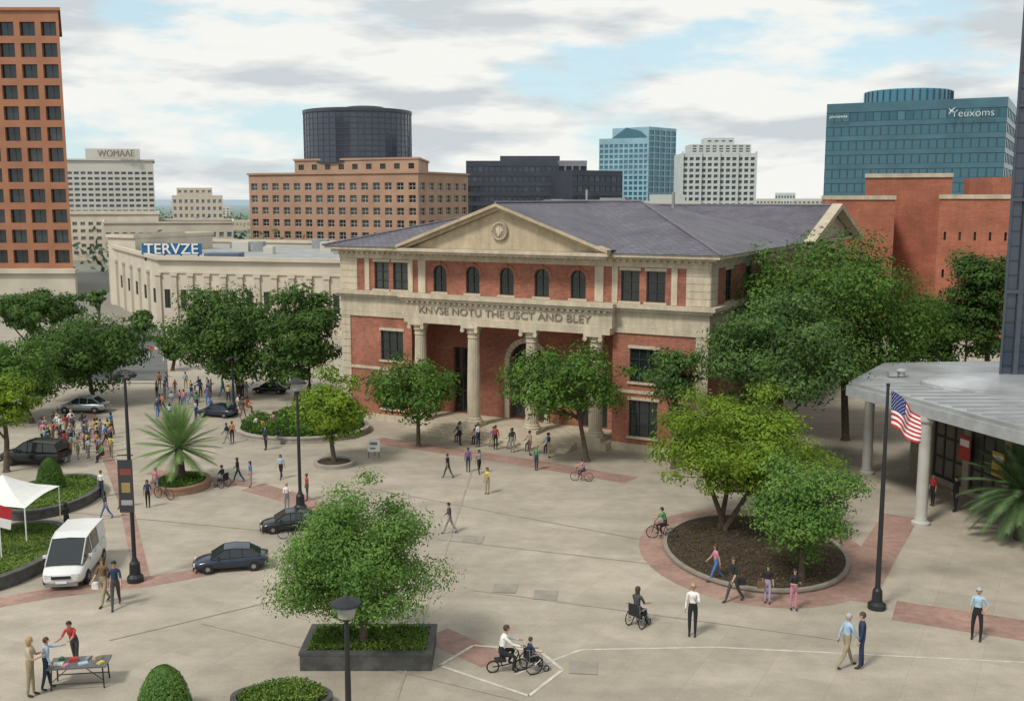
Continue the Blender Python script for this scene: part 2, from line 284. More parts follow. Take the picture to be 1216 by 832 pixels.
def tree(label,px,py,x0,y0,x1,y1,m,name='tree',K=46,dens=6,group=None,cat='tree',multi=1,tr=.16,pxs=2.3,egg=0,cs_=1):
    b=G(px,py); Y=b.y; cx=(P(x0,(y0+y1)/2,Y).x+P(x1,(y0+y1)/2,Y).x)/2-b.x; rx=abs(P(x1,(y0+y1)/2,Y).x-P(x0,(y0+y1)/2,Y).x)/2; zt=P(px,y0,Y).z; zb=max(P(px,y1,Y).z,.4); rz=(zt-zb)/2; cz=(zt+zb)/2
    root=thing(name,label,cat,b,group=group); d=rng.normal(size=(K,3)); d/=np.linalg.norm(d,axis=1)[:,None]; r=rng.uniform(.15,1,(K,1))**.5*.84
    r*=rng.uniform(.78,1.14,(K,1)); cl=d*r
    if egg: cl[:,:2]*=(1-egg*cl[:,2:3])
    cl*=np.array([rx,rx*.9,rz]); cl+=np.array([cx,0,cz])
    cr=rng.uniform(.15,.34,K)*min(rx,rz*1.2)*cs_
    if egg>.3: cr*=.85-.25*(cl[:,2]-cz)/rz
    s=max(.055,pxs*Y/F); area=PI*rx*rz; n=int(min(90000,dens*area/(s*s))); w=cr**2/(cr**2).sum(); idx=rng.choice(K,n,p=w)
    g=rng.normal(size=(n,3)); g/=np.linalg.norm(g,axis=1)[:,None]; rad=rng.uniform(0,1,(n,1))**.38*(1+rng.exponential(.055,(n,1))); lump=1+.25*np.sin(g[:,0:1]*5+idx[:,None])*np.cos(g[:,1:2]*6+idx[:,None]*2)
    c=cl[idx]+g*rad*lump*cr[idx][:,None]*np.array([1.25,1.25,.68])
    out=c-np.array([cx,0,cz-rz*.3]); out/=np.linalg.norm(out,axis=1)[:,None]
    leaves('crown',c,s,m,root,nrm=g*.9+out*.4)
    t=MB(); 
    for q in range(multi):
        off=Vector((math.cos(q*2.4)*.12*(multi>1),math.sin(q*2.4)*.12,0)); top=Vector((cx*.7+(q-(multi-1)/2)*rx*.4,0,cz*.95)); tb=max(tr,.035*rz+.05)/(1 if multi==1 else 1.3)
        mid=off.lerp(top,.45)+Vector((random.uniform(-.12,.12),0,0)); t.tube([off,off*1.2+Vector((0,0,.15)),mid,top],[tb*1.5,tb*1.05,tb*.85,tb*.5],9)
        for k in rng.choice(K,min(K,12),replace=False):
            e=Vector(cl[k]); st=mid.lerp(top,random.uniform(0,.9)); mm=st.lerp(e,.5)+Vector((0,0,-.1*rz*random.random())); t.tube([st,mm,e],[tb*.5,tb*.3,tb*.1],5)
    t.build('trunk',BARK,root,True); return root
T=tree
T('leafy fresh green tree in the dark square planter',434,783,322,552,530,757,L_FR,K=130,dens=6,egg=.4,pxs=2.1)
T('rounded green tree standing on the mulch bed near the flagpole',952,692,880,532,1038,668,L_FR,K=70,tr=.1,egg=.1,dens=5)
T('broad yellow green tree with forked trunk on the mulch bed',858,632,750,456,1012,592,L_YL,K=110,multi=3,dens=4.8,cs_=.9)
T('wide dark tree between the civic building and the canopy pavilion',925,566,826,340,1040,495,L_BL,K=110,dens=5.2,egg=.1,cs_=.9)
T('tallest dark tree behind the canopy pavilion',1004,522,852,266,1132,470,L_MD,K=130,dens=5.2)
T('dark tree in front of the red brick building at the right edge',1172,470,1112,284,1222,430,L_DK,K=60,dens=6)
T('dark tree behind the pavilion roof at right',1105,470,1030,340,1175,440,L_DK,K=50)
T('green tree in front of the right columns of the civic building',697,548,588,396,757,498,L_MD,K=76,tr=.12,dens=4.2)
T('dark green tree in front of the left columns of the civic building',497,530,428,413,563,500,L_MD,K=66,tr=.12,dens=4.2)
T('bright yellow green tree in a round kerb ring',397,551,336,426,436,530,L_YL,K=50,tr=.1,dens=5)
T('small tree against the right wing of the civic building',800,556,752,402,850,480,L_BL,K=44,dens=4.2)
T('dark round tree left of the street lamp across the plaza',285,470,188,335,345,462,L_DK,K=90,dens=7)
T('dark tree touching the left corner of the civic building',352,476,305,330,416,470,L_DK,K=74,dens=7)
T('spreading dark tree beside the silver car',112,478,14,368,190,466,L_DK,K=94,dens=6.5)
T('dark tree far left behind the crowd',38,502,-60,388,80,488,L_MD,K=60)
T('dark tree below the orange office tower',40,455,-30,334,110,400,L_DK,K=60,dens=7)
T('yellow green tree cut by the left edge',8,560,-40,430,48,520,L_YL,K=36)
T('tiny street tree beside the cream hall',172,405,150,360,190,398,L_BL,K=18)
T('small street tree at the foot of the hotel',118,395,103,336,130,368,L_BL,K=16)
T('small tree at the corner of the cream hall beside the street',205,440,184,392,230,432,L_MD,K=18)
def palm(label,px,py,rad,ht,m,nf=62,droop=.045):
    b=G(px,py); root=thing('palm_tree',label,'palm tree',b); mb=MB()
    for i in range(nf):
        az=i*2.399; el=R(86-112*(i/nf)); L=rad*random.uniform(.9,1.08); p=Vector((0,0,ht)); d=Vector((math.cos(az)*math.cos(el),math.sin(az)*math.cos(el),math.sin(el))); pts=[p]
        for k in range(8): d=(d+Vector((0,0,-droop))).normalized(); p=p+d*L/8; pts.append(p)
        mb.tube(pts,[.022,.02,.018,.016,.014,.012,.01,.008,.004],4)
        for k in range(3,21):
            t=min(k/20*8,7.99); q=pts[int(t)].lerp(pts[int(t)+1],t%1); ax=(pts[int(t)+1]-pts[int(t)]).normalized(); sd=ax.cross(Vector((0,0,1))).normalized(); ll=L*.27*math.sin(PI*(k/22)**.8)+.12
            for s in (-1,1):
                e=q+(sd*s*.8+ax*1.4+Vector((0,0,-.08))).normalized()*ll; w=ax*.055; mb.add([q-w,q+w,e],[(0,1,2)])
    mb.build('crown',m,root)
    MB().tube([(0,0,0),(.02,0,ht*.5),(0,0,ht)],[.32,.26,.2],12).build('trunk',BARK,root,True); return root
palm('fan leaved palm in the round brick rimmed planter',214,576,2.25,2.0,leafmat('palm_green',(.08,.16,.045),(.28,.40,.15),.3))
palm('feathery palm at the right edge beside the pavilion',1212,640,2.6,2.1,leafmat('palm_gray_green',(.06,.13,.055),(.22,.33,.15),.35),90,.10)
def ell(c,rx,ry,n=40,k=1): return [(c[0]+rx*k*math.cos(2*PI*i/n),c[1]+ry*k*math.sin(2*PI*i/n)) for i in range(n)]
def planter(label,poly_o,poly_i,h,rim,fill=SOIL,fh=None,name='planter'):
    c=Vector((sum(p[0] for p in poly_o)/len(poly_o),sum(p[1] for p in poly_o)/len(poly_o),0)); root=thing(name,label,'planter',c)
    lo=[(p[0]-c.x,p[1]-c.y) for p in poly_o]; li=[(p[0]-c.x,p[1]-c.y) for p in poly_i]; lm=[((a[0]*.995),(a[1]*.995)) for a in lo]
    MB().ring(lm,li,0,h-.1).ring([(a[0]*1.01,a[1]*1.01) for a in lo],li,h-.098,h).build('rim',rim,root); MB().add([(p[0],p[1],(fh or h-.08)) for p in li],[tuple(range(len(li)))]).build('soil',fill,root); return root
def cover(name,label,c,rx,ry,z,n,s,m,hz=.15,cat='ground cover',ri=0,rect=False):
    if rect: q=rng.uniform(-1,1,(n,2))*[rx,ry]
    else: a=rng.uniform(0,2*PI,n); r=np.sqrt(rng.uniform(ri*ri,1,n)); q=np.stack([r*np.cos(a)*rx,r*np.sin(a)*ry],1)
    bump=.5+.5*np.sin(q[:,0]*2.1+1)*np.cos(q[:,1]*1.7); zc=z+rng.uniform(0,hz,n)*(.4+bump)
    o=leaves(name,np.stack([q[:,0],q[:,1],zc],1),s,m,loc=(c[0],c[1],0)); return tag(o,label,cat,kind='stuff')
b=G(440,778); rect=lambda c,w,d:[(c[0]-w,c[1]-d),(c[0]+w,c[1]-d),(c[0]+w,c[1]+d),(c[0]-w,c[1]+d)]
planter('low dark square stone planter holding the fresh green tree',rect(b,2.12,1.15),rect(b,1.92,.95),.62,DSTONE)
cover('ground_cover','low green ground cover filling the dark square planter',b,1.9,.93,.55,7000,.05,L_GR,rect=True,hz=.22)
c=G(0,668); planter('dark curved stone planter with lawn at the left edge',ell(c,2.4,4.1),ell(c,2.1,3.8),.55,DSTONE); cover('grass','lawn inside the dark curved planter at the left edge',c,2.1,3.8,.47,14000,.05,L_GR,.06,'grass')
c=G(62,594); planter('dark curved stone planter holding the clipped cone shrub',ell(c,2.2,3.4),ell(c,1.95,3.15),.5,DSTONE); cover('grass','low grass inside the curved planter around the cone shrub',c,1.95,3.1,.43,9000,.06,L_GR,.12,'grass')
c=G(360,512); planter('wide oval kerbed bed of shrubs before the civic building',ell(c,4.3,3.6),ell(c,4.0,3.3),.4,KERB); cover('shrub_mass','low clipped shrubs filling the oval bed before the civic building',c,3.9,3.2,.35,14000,.09,L_MD,.7,'shrubs'); 
c=G(397,552); planter('small round kerb ring around the bright tree',ell(c,1.15,1.15),ell(c,.95,.95),.25,KERB)
c=G(215,578); planter('round brick rimmed planter under the palm',ell(c,1.5,1.8),ell(c,1.25,1.55),.4,mat('brick_rim',(.3,.17,.12),.85)); cover('ground_cover','low plants around the foot of the palm',c,1.2,1.5,.35,2000,.06,L_MD,.2)
c=G(895,655); planter('oval mulch bed with stone kerb under two trees',ell(c,3.8,4.9),ell(c,3.66,4.76),.2,mat('bed_kerb',(.27,.235,.195),.85),SOIL,.15); cover('ground_cover','sparse dry plants scattered on the mulch bed',c,3.5,4.6,.15,4500,.05,leafmat('dry_leaves',(.08,.065,.035),(.2,.16,.08)),.1)
struct(MB().ring(ell(c,3.8,4.9,k=1.28),ell(c,3.8,4.9,k=1.0),.003,.011).build('brick_ring',PAVER))
c=G(335,842); planter('planted bed edge at the bottom of the picture',ell(c,1.5,.9),ell(c,1.35,.75),.45,DSTONE); cover('hedge','low hedge in the bed at the bottom edge',c,1.3,.72,.4,4000,.05,L_GR,.3,'hedge')
def topiary(label,px,py,r,h,m):
    b=G(px,py); root=thing('cone_shrub',label,'shrub',b); n=9000; t=rng.uniform(0,1,n); a=rng.uniform(0,2*PI,n); rr=r*np.sqrt(1-t**1.7)*rng.uniform(.85,1.06,n)+.02
    leaves('foliage',np.stack([rr*np.cos(a),rr*np.sin(a),.1+t*h],1),.045,m,root,nrm=np.stack([np.cos(a),np.sin(a),.4+0*a],1)); MB().lathe([(r*.85*math.sqrt(1-t**1.7)+.01,.05+t*h*.93) for t in np.linspace(0,1,9)],n=14).build('inner_cone',mat('dark_shrub_core',(.02,.04,.01),1),root)  # dark green inner cone fills the shrub behind its leaves
topiary('clipped green cone shrub in the curved planter',61,590,.72,1.95,L_MD); topiary('clipped green cone shrub at the bottom edge',196,850,.75,1.45,L_FR)
# distant greenery
n=60000; k=500; cxy=np.stack([rng.uniform(-330,420,k),rng.uniform(185,900,k)],1); cxy[:,0]*=cxy[:,1]/500+.3; idx=rng.integers(0,k,n); g=rng.normal(size=(n,3))*[4,4,1.8]; g[:,:2]+=cxy[idx]; g[:,2]=np.abs(g[:,2]+2.5)
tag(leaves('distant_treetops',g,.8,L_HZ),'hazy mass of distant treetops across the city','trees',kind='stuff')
# ---------------------------------------------------------------- background buildings
Y=165; q=quad(-135,86,Y,Y,26,True); W=q[1][0]-q[0][0]; zb=zz(318,Y); r=block('office_tower','tall orange stone office tower with dark window pairs at the left edge',q,zz(12,Y),{0:(9,12,.72,.66,zb+.2,1.2)},ORANGE,GL,FR,.6,st=(1,0),cor=.5,z0=0)
MB().box(-.6,-.8,0,W+.5,-.02,zb-.8).box(-.9,-1.3,zb-.8,W+.8,-.01,zb-.1).build('stone_base',CREAM,r)
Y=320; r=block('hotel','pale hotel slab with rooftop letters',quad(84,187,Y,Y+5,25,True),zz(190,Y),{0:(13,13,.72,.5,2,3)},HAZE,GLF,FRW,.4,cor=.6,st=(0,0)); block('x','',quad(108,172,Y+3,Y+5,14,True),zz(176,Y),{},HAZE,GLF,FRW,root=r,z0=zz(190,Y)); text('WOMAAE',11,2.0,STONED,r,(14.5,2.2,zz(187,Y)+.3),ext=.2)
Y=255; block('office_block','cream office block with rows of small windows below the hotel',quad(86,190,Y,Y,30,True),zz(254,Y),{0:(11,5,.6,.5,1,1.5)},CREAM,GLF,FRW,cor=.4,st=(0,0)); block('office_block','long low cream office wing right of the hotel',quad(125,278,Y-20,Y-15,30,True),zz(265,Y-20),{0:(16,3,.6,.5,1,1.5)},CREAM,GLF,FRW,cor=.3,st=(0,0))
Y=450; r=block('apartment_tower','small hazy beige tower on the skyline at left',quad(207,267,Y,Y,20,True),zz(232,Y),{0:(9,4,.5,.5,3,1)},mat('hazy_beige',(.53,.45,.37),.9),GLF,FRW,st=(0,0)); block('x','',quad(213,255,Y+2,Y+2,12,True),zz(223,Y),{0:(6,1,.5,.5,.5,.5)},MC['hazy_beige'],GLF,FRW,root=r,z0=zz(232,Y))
# cream hall
a=P(131,300,152);b=P(187,300,121);c=P(430,300,114); r=block('civic_hall','low cream hall with tall windows and a blue rooftop sign',[(a.x,a.y),(b.x,b.y),(c.x,c.y),(c.x+4,158),(a.x+6,172)],8.1,{0:(6,1,.28,.42,1.6,2.4),1:(12,1,.36,.5,1.4,2.4)},CREAM,GL,FR,.12,cor=.5,st=(1,2))
A=Vector((b.x-a.x,b.y-a.y)); B=Vector((c.x-a.x,c.y-a.y)); pm=MB().box(-.3,-.3,0,.3,.3,6.2).box(-.42,-.42,6.2,.42,.42,6.5).mesh('pilaster',CREAM)
for k in range(13): s=A.lerp(B,k/12); link('pilaster',pm,r,(s.x,s.y,0),-.1)
for k in range(6): s=A*(k/6); link('pilaster',pm,r,(s.x,s.y,0),-1.07)
MB().box(0,-.16,6.52,(B-A).length,-.003,6.75).build('string_course',CREAM,r,loc=(A.x,A.y,0),rz=math.atan2((B-A).y,(B-A).x))
block('x','',quad(129,161,149,146,14),9.6,{},CREAM,GL,FR,root=r,cor=.3)
for i in range(11): x=6+i*3.0+random.random(); y=-10+random.random()*18; o=MB().box(0,0,7.5,1.2+random.random()*1.6,1.8,8.2+random.random()*.7).build('rooftop_unit',ROOFG if i%2 else HAZE,r,loc=(x,y,0))
s=P(204,308,127); sg=thing('rooftop_sign','blue rooftop sign with pale capital letters on the cream hall','sign',(s.x,s.y,7.5)); MB().box(-3.6,0,.75,3.6,.25,2.1).build('panel',mat('sign_blue',(.025,.12,.27),.5),sg); text('TERVZE',6.5,1.25,WHITE,sg,(0,-.06,.82),ext=.04,off=.01)
for x in (-3.3,-1,1,3.1): MB().box(0,.1,0,.2,.2,.74).build('bracket',DMET,sg,loc=(x,0,0))
MB().box(3.9,0,.2,8.,3,.9).build('plant_box',mat('blue_gray_unit',(.1,.14,.2),.6),sg)
# brown block with drum
a=P(297,260,268);b=P(497,260,248);c=P(556,260,272); r=block('office_building','brown office building with a dark glass drum on its roof',[(a.x,a.y),(b.x,b.y),(c.x,c.y),(c.x-20,312),(a.x-4,310)],zz(206,255),{0:(15,6,.58,.6,1.5,1.6),1:(6,6,.58,.6,1.5,1.6)},BROWN,GL,FRW,.35,cor=.5,st=(1,1))
m0=P(350,200,272);m1=P(497,200,258); block('x','',[(m0.x,m0.y),(m1.x,m1.y),(m1.x,m1.y+30),(m0.x,m0.y+30)],zz(189,262),{0:(9,1,.4,.5,.4,.4)},BROWN,GL,FR,root=r,z0=zz(206,262),cor=.4)
d=P(425,160,280); rr=62*280/F; z0=zz(190,280)-1; z1=zz(137,280); mb=MB(); nb=9
mb.lathe([(rr,z0),(rr,z1)],(d.x-a.x,d.y-a.y,0),48); mb.build('glass_drum',GLD,r,False)
ms=MB()
for i in range(nb+1): z=z0+(z1-z0)*i/nb; ms.lathe([(rr+.02,z-.1),(rr+.09,z-.1),(rr+.09,z+.1),(rr+.02,z+.1)],(d.x-a.x,d.y-a.y,0),48)
for i in range(48): t0=2*PI*i/48; x=d.x-a.x+math.cos(t0)*(rr+.03); y=d.y-a.y+math.sin(t0)*(rr+.03); ms.box(x-.07,y-.07,z0,x+.07,y+.07,z1)
ms.lathe([(rr+.25,z1+.1),(rr+.25,z1+.9),(rr-.2,z1+1)],(d.x-a.x,d.y-a.y,0),48); ms.lathe([(rr*.35,z1+.3),(rr*.35,z1+2.0),(rr*.3,z1+2.1)],(d.x-a.x+2,d.y-a.y,0),24); ms.build('drum_band',SPAD,r)
# dark glass block, blue tower, white tower
Y=330; r=block('office_block','dark glass office block with stepped roof',quad(554,662,Y,Y,30),zz(191,Y),{0:(16,8,.88,.6,1,1)},SPAD,GLD,FR,.2,st=(0,0)); block('x','',quad(594,664,Y+8,Y+8,14),zz(184,Y),{},SPAD,GLD,FR,root=r,z0=zz(191,Y)); block('x','',quad(662,696,Y+6,Y+6,14),zz(190,Y),{0:(4,7,.8,.6,1,1)},mat('gray_violet_panel',(.2,.2,.23),.7),GLD,FR,root=r,st=(0,0))
block('office_block','lower dark glass block in front of the blue tower',quad(679,738,Y-10,Y,26),zz(203,Y),{0:(9,7,.88,.6,1,1)},SPAD,GLD,FR,.2,st=(0,0))
Y=430; r=block('glass_tower','blue glass tower with peaked crown on the skyline',quad(710,768,Y,Y-8,18),zz(165,Y),{0:(10,17,.7,.7,1,2)},SPAB,GLB,FRW,.3,st=(0,0)); block('x','',quad(768,800,Y-8,Y+6,18),zz(152,Y),{0:(5,18,.8,.75,1,1)},SPAB,GLB,FR,root=r,st=(0,0))
a=P(710,300,Y); p0=P(726,165,Y-2);p1=P(772,165,Y-8);p2=P(750,147,Y-4); q=[Vector(v)-Vector((a.x,a.y,0)) for v in (p0,p1,p2)]; e=Vector((0,16,0)); MB().add([q[0],q[1],q[2]+(q[0]-q[2])*.25,q[2]+(q[1]-q[2])*.5,q[0]+e,q[1]+e,q[2]+(q[0]-q[2])*.25+e,q[2]+(q[1]-q[2])*.5+e],[(0,1,3,2),(4,5,7,6),(0,2,6,4),(1,3,7,5),(2,3,7,6)]).build('crown_roof',GLT,r)
Y=390; r=block('apartment_tower','white gridded apartment tower with stepped top',quad(808,894,Y,Y,20),zz(182,Y),{0:(12,14,.66,.6,1,1)},WHITEC,GLF,FRW,.6,st=(0,0)); block('x','',quad(818,888,Y+2,Y+2,14),zz(171,Y),{0:(9,3,.6,.6,.3,.3)},WHITEC,GLF,FRW,root=r,z0=zz(182,Y),st=(0,0)); block('x','',quad(835,868,Y+4,Y+4,10),zz(163,Y),{0:(4,1,.5,.5,.6,.6)},WHITEC,GLF,FRW,root=r,z0=zz(171,Y))
for i in (0,3,6,9,12): x=i*26.8/12; MB().box(-.25,-.9,0,.25,-.01,zz(180,Y)).build('pier',WHITEC,r,loc=(x,0,0))
Y=240; a=P(979,200,Y+6);b=P(1192,200,Y-12);c=P(1206,200,Y+25); r=block('glass_office','wide teal glass office building with curved crown and white lettering',[(a.x,a.y),(b.x,b.y),(c.x,c.y),(a.x+10,Y+40)],zz(121,Y),{0:(22,10,.96,.66,3,1.5),1:(8,10,.96,.66,3,1.5)},SPAND,GLT,FR,.12,st=(0,0))
cp=P(1078,110,Y+12); MB().lathe([(51*Y/F,zz(124,Y)),(51*Y/F,zz(104,Y)),(50*Y/F,zz(103,Y))],(cp.x-a.x,cp.y-a.y,0),40).build('glass_crown',GLB,r)
for i in range(20): t=PI+PI*i/19; x=cp.x-a.x+math.cos(t)*9.9; y=cp.y-a.y+math.sin(t)*9.9; MB().box(-.1,-.1,zz(122,Y),.1,.1,zz(104,Y)).build('crown_mullion',SPAD,r,loc=(x,y,0))
dd=(b-a); ang=math.atan2(dd.y,dd.x); e=P(1154,137,Y-9.5); text('Yeuxoms',8.4,1.45,WHITE,r,(e.x-a.x,e.y-a.y-.4,e.z-.2),ang,.05,off=-.018); e=P(1129,133,Y-8); MB().tube([(-.5,0,-.5),(-.1,0,.2),(.7,0,.9)],[.08,.14,.05],6).tube([(-.6,0,.7),(-.1,0,.2),(.2,0,-.2)],[.05,.12,.05],6).build('emblem',WHITE,r,loc=(e.x-a.x,e.y-a.y-.5,e.z),rz=ang); e=P(995,141,Y+4); text('JOHANNA',4,.6,WHITE,r,(e.x-a.x,e.y-a.y-.4,e.z),ang,.05)
# red brick building
Y=122; r=block('brick_building','plain red brick building with stepped parapets at right',quad(1024,1126,Y,Y-3,22),zz(210,Y),{},BRICK2,GL,FR,cor=.2,corm=STONE)
block('x','',quad(990,1060,Y-6,Y-7,12),zz(236,Y-6),{},BRICK2,GL,FR,root=r,cor=.15,corm=STONE); block('x','',quad(1112,1202,Y-9,Y-12,20),zz(235,Y-9),{0:(5,2,.16,.22,5,2)},BRICK2,GL,FR,root=r,cor=.15,corm=STONE); block('x','',quad(1174,1202,Y+2,Y+2,8),zz(210,Y),{},BRICK2,GL,FR,root=r,z0=zz(240,Y))
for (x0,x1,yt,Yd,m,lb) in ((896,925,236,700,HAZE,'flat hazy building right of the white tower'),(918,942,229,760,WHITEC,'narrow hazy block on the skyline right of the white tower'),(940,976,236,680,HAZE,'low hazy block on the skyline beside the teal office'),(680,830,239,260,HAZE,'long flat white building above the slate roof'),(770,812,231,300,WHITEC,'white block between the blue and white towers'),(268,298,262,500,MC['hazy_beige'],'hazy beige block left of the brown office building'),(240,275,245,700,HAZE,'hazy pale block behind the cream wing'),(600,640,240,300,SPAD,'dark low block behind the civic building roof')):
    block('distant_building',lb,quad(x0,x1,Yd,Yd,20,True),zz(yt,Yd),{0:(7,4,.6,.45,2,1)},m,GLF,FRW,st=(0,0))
# dark tower + pavilion at right
block('dark_tower','dark ribbed tower cut by the right edge',[(24.38,52),(48,50),(56,70),(33.0,70)],60,{0:(30,12,.7,.96,0,0)},mat('slate_blue_panel',(.06,.075,.095),.5),GLD,FR,.15,z0=5.9,st=(0,5))
a=G(1005,453,5.8);b=G(1216,508,5.8); b2=a+(b-a)*2.2; c=G(1048,430,5.8); poly=[(a.x,a.y),(b2.x,b2.y),(50,b2.y),(50,c.y+2),(c.x,c.y)]
pv=thing('pavilion','open pavilion with pale metal roof on round gray columns','pavilion',(a.x,a.y,0)); lp=[(p[0]-a.x,p[1]-a.y) for p in poly]
MB().prism(lp,5.1,5.6).build('fascia',mat('fascia_gray',(.33,.34,.345),.5),pv); ctr=Vector((14,-2)); 
MB().prism([tuple(Vector(p)+(ctr-Vector(p)).normalized()*.12) for p in lp],5.602,5.8).build('roof',MET,pv)
d=Vector((lp[1][0],lp[1][1])).normalized()
for i in range(1,26): p=d*i*.9; MB().box(.3,.25,5.802,14,.33,5.87).build('roof_seam',ROOFG,pv,loc=(p.x,p.y,0))
dc=P(1124,430,58)-a; mb=MB(); prof=[(6.2,5.81),(6.2,5.98),(5.6,6.06),(4.2,6.18),(2.4,6.26),(.1,6.28)]; mb.lathe(prof,(0,0,0),40); mb.v=[(x*.62,y*.42,z) for x,y,z in mb.v]; mb.build('roof_dome',MET,pv,False,(dc.x,-1.0,0))
for px,py in ((1029,562),(1093,622)):
    g=G(px,py)-a; MB().lathe([(.42,0),(.42,.12),(.3,.2),(.27,.4),(.26,4.75),(.36,4.9),(.36,5.1)],(g.x,g.y,0),20).build('column',COLG,pv,False)
g=d*21+Vector((1.6,.5)); MB().lathe([(.42,0),(.3,.2),(.26,4.75),(.36,5.1)],(g.x,g.y,0),20).build('column',COLG,pv)
mb=MB(); wall(mb,(5.2,4.6),(11.0,-22),0,5.1,[(2+i*3.1,4.6+i*3.1,.3,3.6) for i in range(7)],.2); mb.build('back_wall',mat('pavilion_wall',(.30,.25,.19),.8),pv)  # wall colour lightened to paint the pavilion interior as lit
W=(Vector((11.0,-22))-Vector((5.2,4.6))); dw=W.normalized(); rzw=math.atan2(dw.y,dw.x)
for i in range(7): q=Vector((5.2,4.6))+dw*(3.3+i*3.1); link('window',winmesh(2.6,3.3,GLS,FR,(2,2)),pv,(q.x+.15,q.y+.03,1.95),rzw)
for i,(col,zc,u) in enumerate((((.5,.35,.05),2.2,7.5),((.45,.05,.04),2.4,4.9),((.05,.25,.12),2.0,10.6),((.55,.5,.4),2.8,13.5))):
    q=Vector((5.2,4.6))+dw*u+Vector((-dw.y,dw.x))*-.12; o=MB().box(-.45,-.03,-.6,.45,0,.6,0).box(-.36,-.04,.1,.36,-.031,.45,1).build('poster',[mat('poster_%d'%i,col,.6),WHITE],pv,loc=(q.x,q.y,zc),rz=rzw)
q=thing('roof_vent','small metal vent on the pavilion roof','vent',G(1070,446,5.85)); MB().lathe([(.2,0),(.2,.2),(.32,.25),(.32,.3),(.1,.4)],n=12).build('cowl',MET,q); MB().box(-.7,-.3,0,-.3,.2,.22).build('housing',MET,q)
# ---------------------------------------------------------------- main civic building
dx,dy=.879,-.476; rz0=math.atan2(dy,dx); Rc=Vector((11.2,59.5,0)); Lc=Rc-Vector((dx,dy,0))*26
cb=thing('civic_building','red brick civic building with stone columns, pediment and slate roof','building',Lc,rz0)
mb=MB()
def mainwin(u,z0,w,h,y,arch=False,rz=0,x=None,cols=2,rows=3):
    o=link('window',None,cb,(u,y,z0) if x is None else (x,y,z0),rz); p=MB(); r=w/2
    if arch:
        pts=[(-r,0),(r,0)]+[(r*math.cos(t),h-r+r*math.sin(t)) for t in np.linspace(0,PI,13)]
    else: pts=[(-r,0),(r,0),(r,h),(-r,h)]
    p.add([(a,.16,b) for a,b in pts],[tuple(range(len(pts)))]).build('pane',GL,o)
    f=MB(); t=.06; f.box(-r,.08,0,-r+t,.15,h-(r if arch else 0)); f.box(r-t,.08,0,r,.15,h-(r if arch else 0)); f.box(-r+t,.08,0,r-t,.15,t)
    for i in range(1,cols): q=-r+w*i/cols; f.box(q-.025,.09,t,q+.025,.15,h-.03)
    for i in range(1,rows): q=h*i/rows; f.box(-r+t,.1,q-.025,r-t,.151,q+.025)
    if arch:
        for i in range(12):
            t0,t1=PI*i/12,PI*(i+1)/12; f.add([(q*math.cos(a),.08,h-r+q*math.sin(a)) for a in (t0,t1) for q in (r-t,r)],[(0,1,3,2)])
    else: f.box(-r+t,.08,h-t,r-t,.15,h)
    f.build('frame',FR,o); MB().box(-r-.12,-.12,-.13,r+.12,.0,-.003).build('sill',STONE,o)
    s=MB()
    if arch:
        for i in range(10):
            t0,t1=PI*i/10+.01,PI*(i+1)/10-.01; vs=[(q*math.cos(a),yy,h-r+q*math.sin(a)) for yy in (-.05,-.002) for a in (t0,t1) for q in (r+.02,r+.2)]; s.add(vs,[(0,1,3,2),(1,3,7,5),(0,2,6,4),(0,1,5,4),(2,3,7,6)])
        s.box(-.09,-.09,h,.09,-.0021,h+.28)
    else: s.box(-r-.1,-.05,h+.003,r+.1,-.002,h+.18)
    s.build('lintel',STONE if not arch else BRICK,o)
Y2=8.85
up=[7.95+2.46*i for i in range(5)]; upr=[3.35,4.85,21.15,22.75]
holes=[(u-.5,u+.5,8.98,10.7) for u in up]+[(u-.58,u+.58,8.98,10.78) for u in upr]
wall(mb,(0,0),(26,0),Y2,11.0,holes,.2,0,arch=range(5))
for u in up: mainwin(u,8.98,1.0,1.72,0,True)
for u in upr: mainwin(u,8.98,1.16,1.8,0)
wh=[(3.2,5.0,.9,3.1),(3.2,5.0,4.2,6.2)]
for h in wh: mainwin(4.1,h[2],1.8,h[3]-h[2],0,cols=3)
wall(mb,(0,0),(5.7,0),0,7.1,wh,.2)
wh=[(1.1,2.9,.9,3.1),(1.1,2.9,4.2,6.2),(3.9,4.9,.9,3.1)]
wall(mb,(20.1,0),(26,0),0,7.1,wh,.2)
for h in wh: mainwin(20.1+(h[0]+h[1])/2,h[2],h[1]-h[0],h[3]-h[2],0,cols=3)
sh=[(3+i*4.2,4.3+i*4.2,z,z+2) for i in range(8) for z in (1,4.3,8.95)]; sh=[(a,b,c,min(d,10.8)) for a,b,c,d in sh]
wall(mb,(26,0),(26,37),0,11,sh,.2)
for h in sh: mainwin(0,h[2],1.3,h[3]-h[2],(h[0]+h[1])/2,rz=PI/2,x=26)
wall(mb,(26,37),(0,37),0,11,[]); wall(mb,(0,37),(0,0),0,11,[])
dh=[(1.5,3.4,.5,5.0),(5.9,8.5,.5,5.6),(11,12.9,.5,5.0)]
wall(mb,(5.7,2.8),(20.1,2.8),0,7.1,dh,.3,0,arch=[1]); mb.add([(5.7,0,0),(5.7,2.8,0),(5.7,2.8,7.1),(5.7,0,7.1)],[(0,1,2,3)]); mb.add([(20.1,0,0),(20.1,2.8,0),(20.1,2.8,7.1),(20.1,0,7.1)],[(0,1,2,3)])
mb.build('brick_wall',BRICK,cb)
for h in dh:
    o=link('door',winmesh(h[1]-h[0],h[3]-h[2],GL,mat('dark_wood',(.06,.035,.02),.5),(2,2)),cb,(5.7+(h[0]+h[1])/2,3.05,(h[2]+h[3])/2))
s=MB(); 
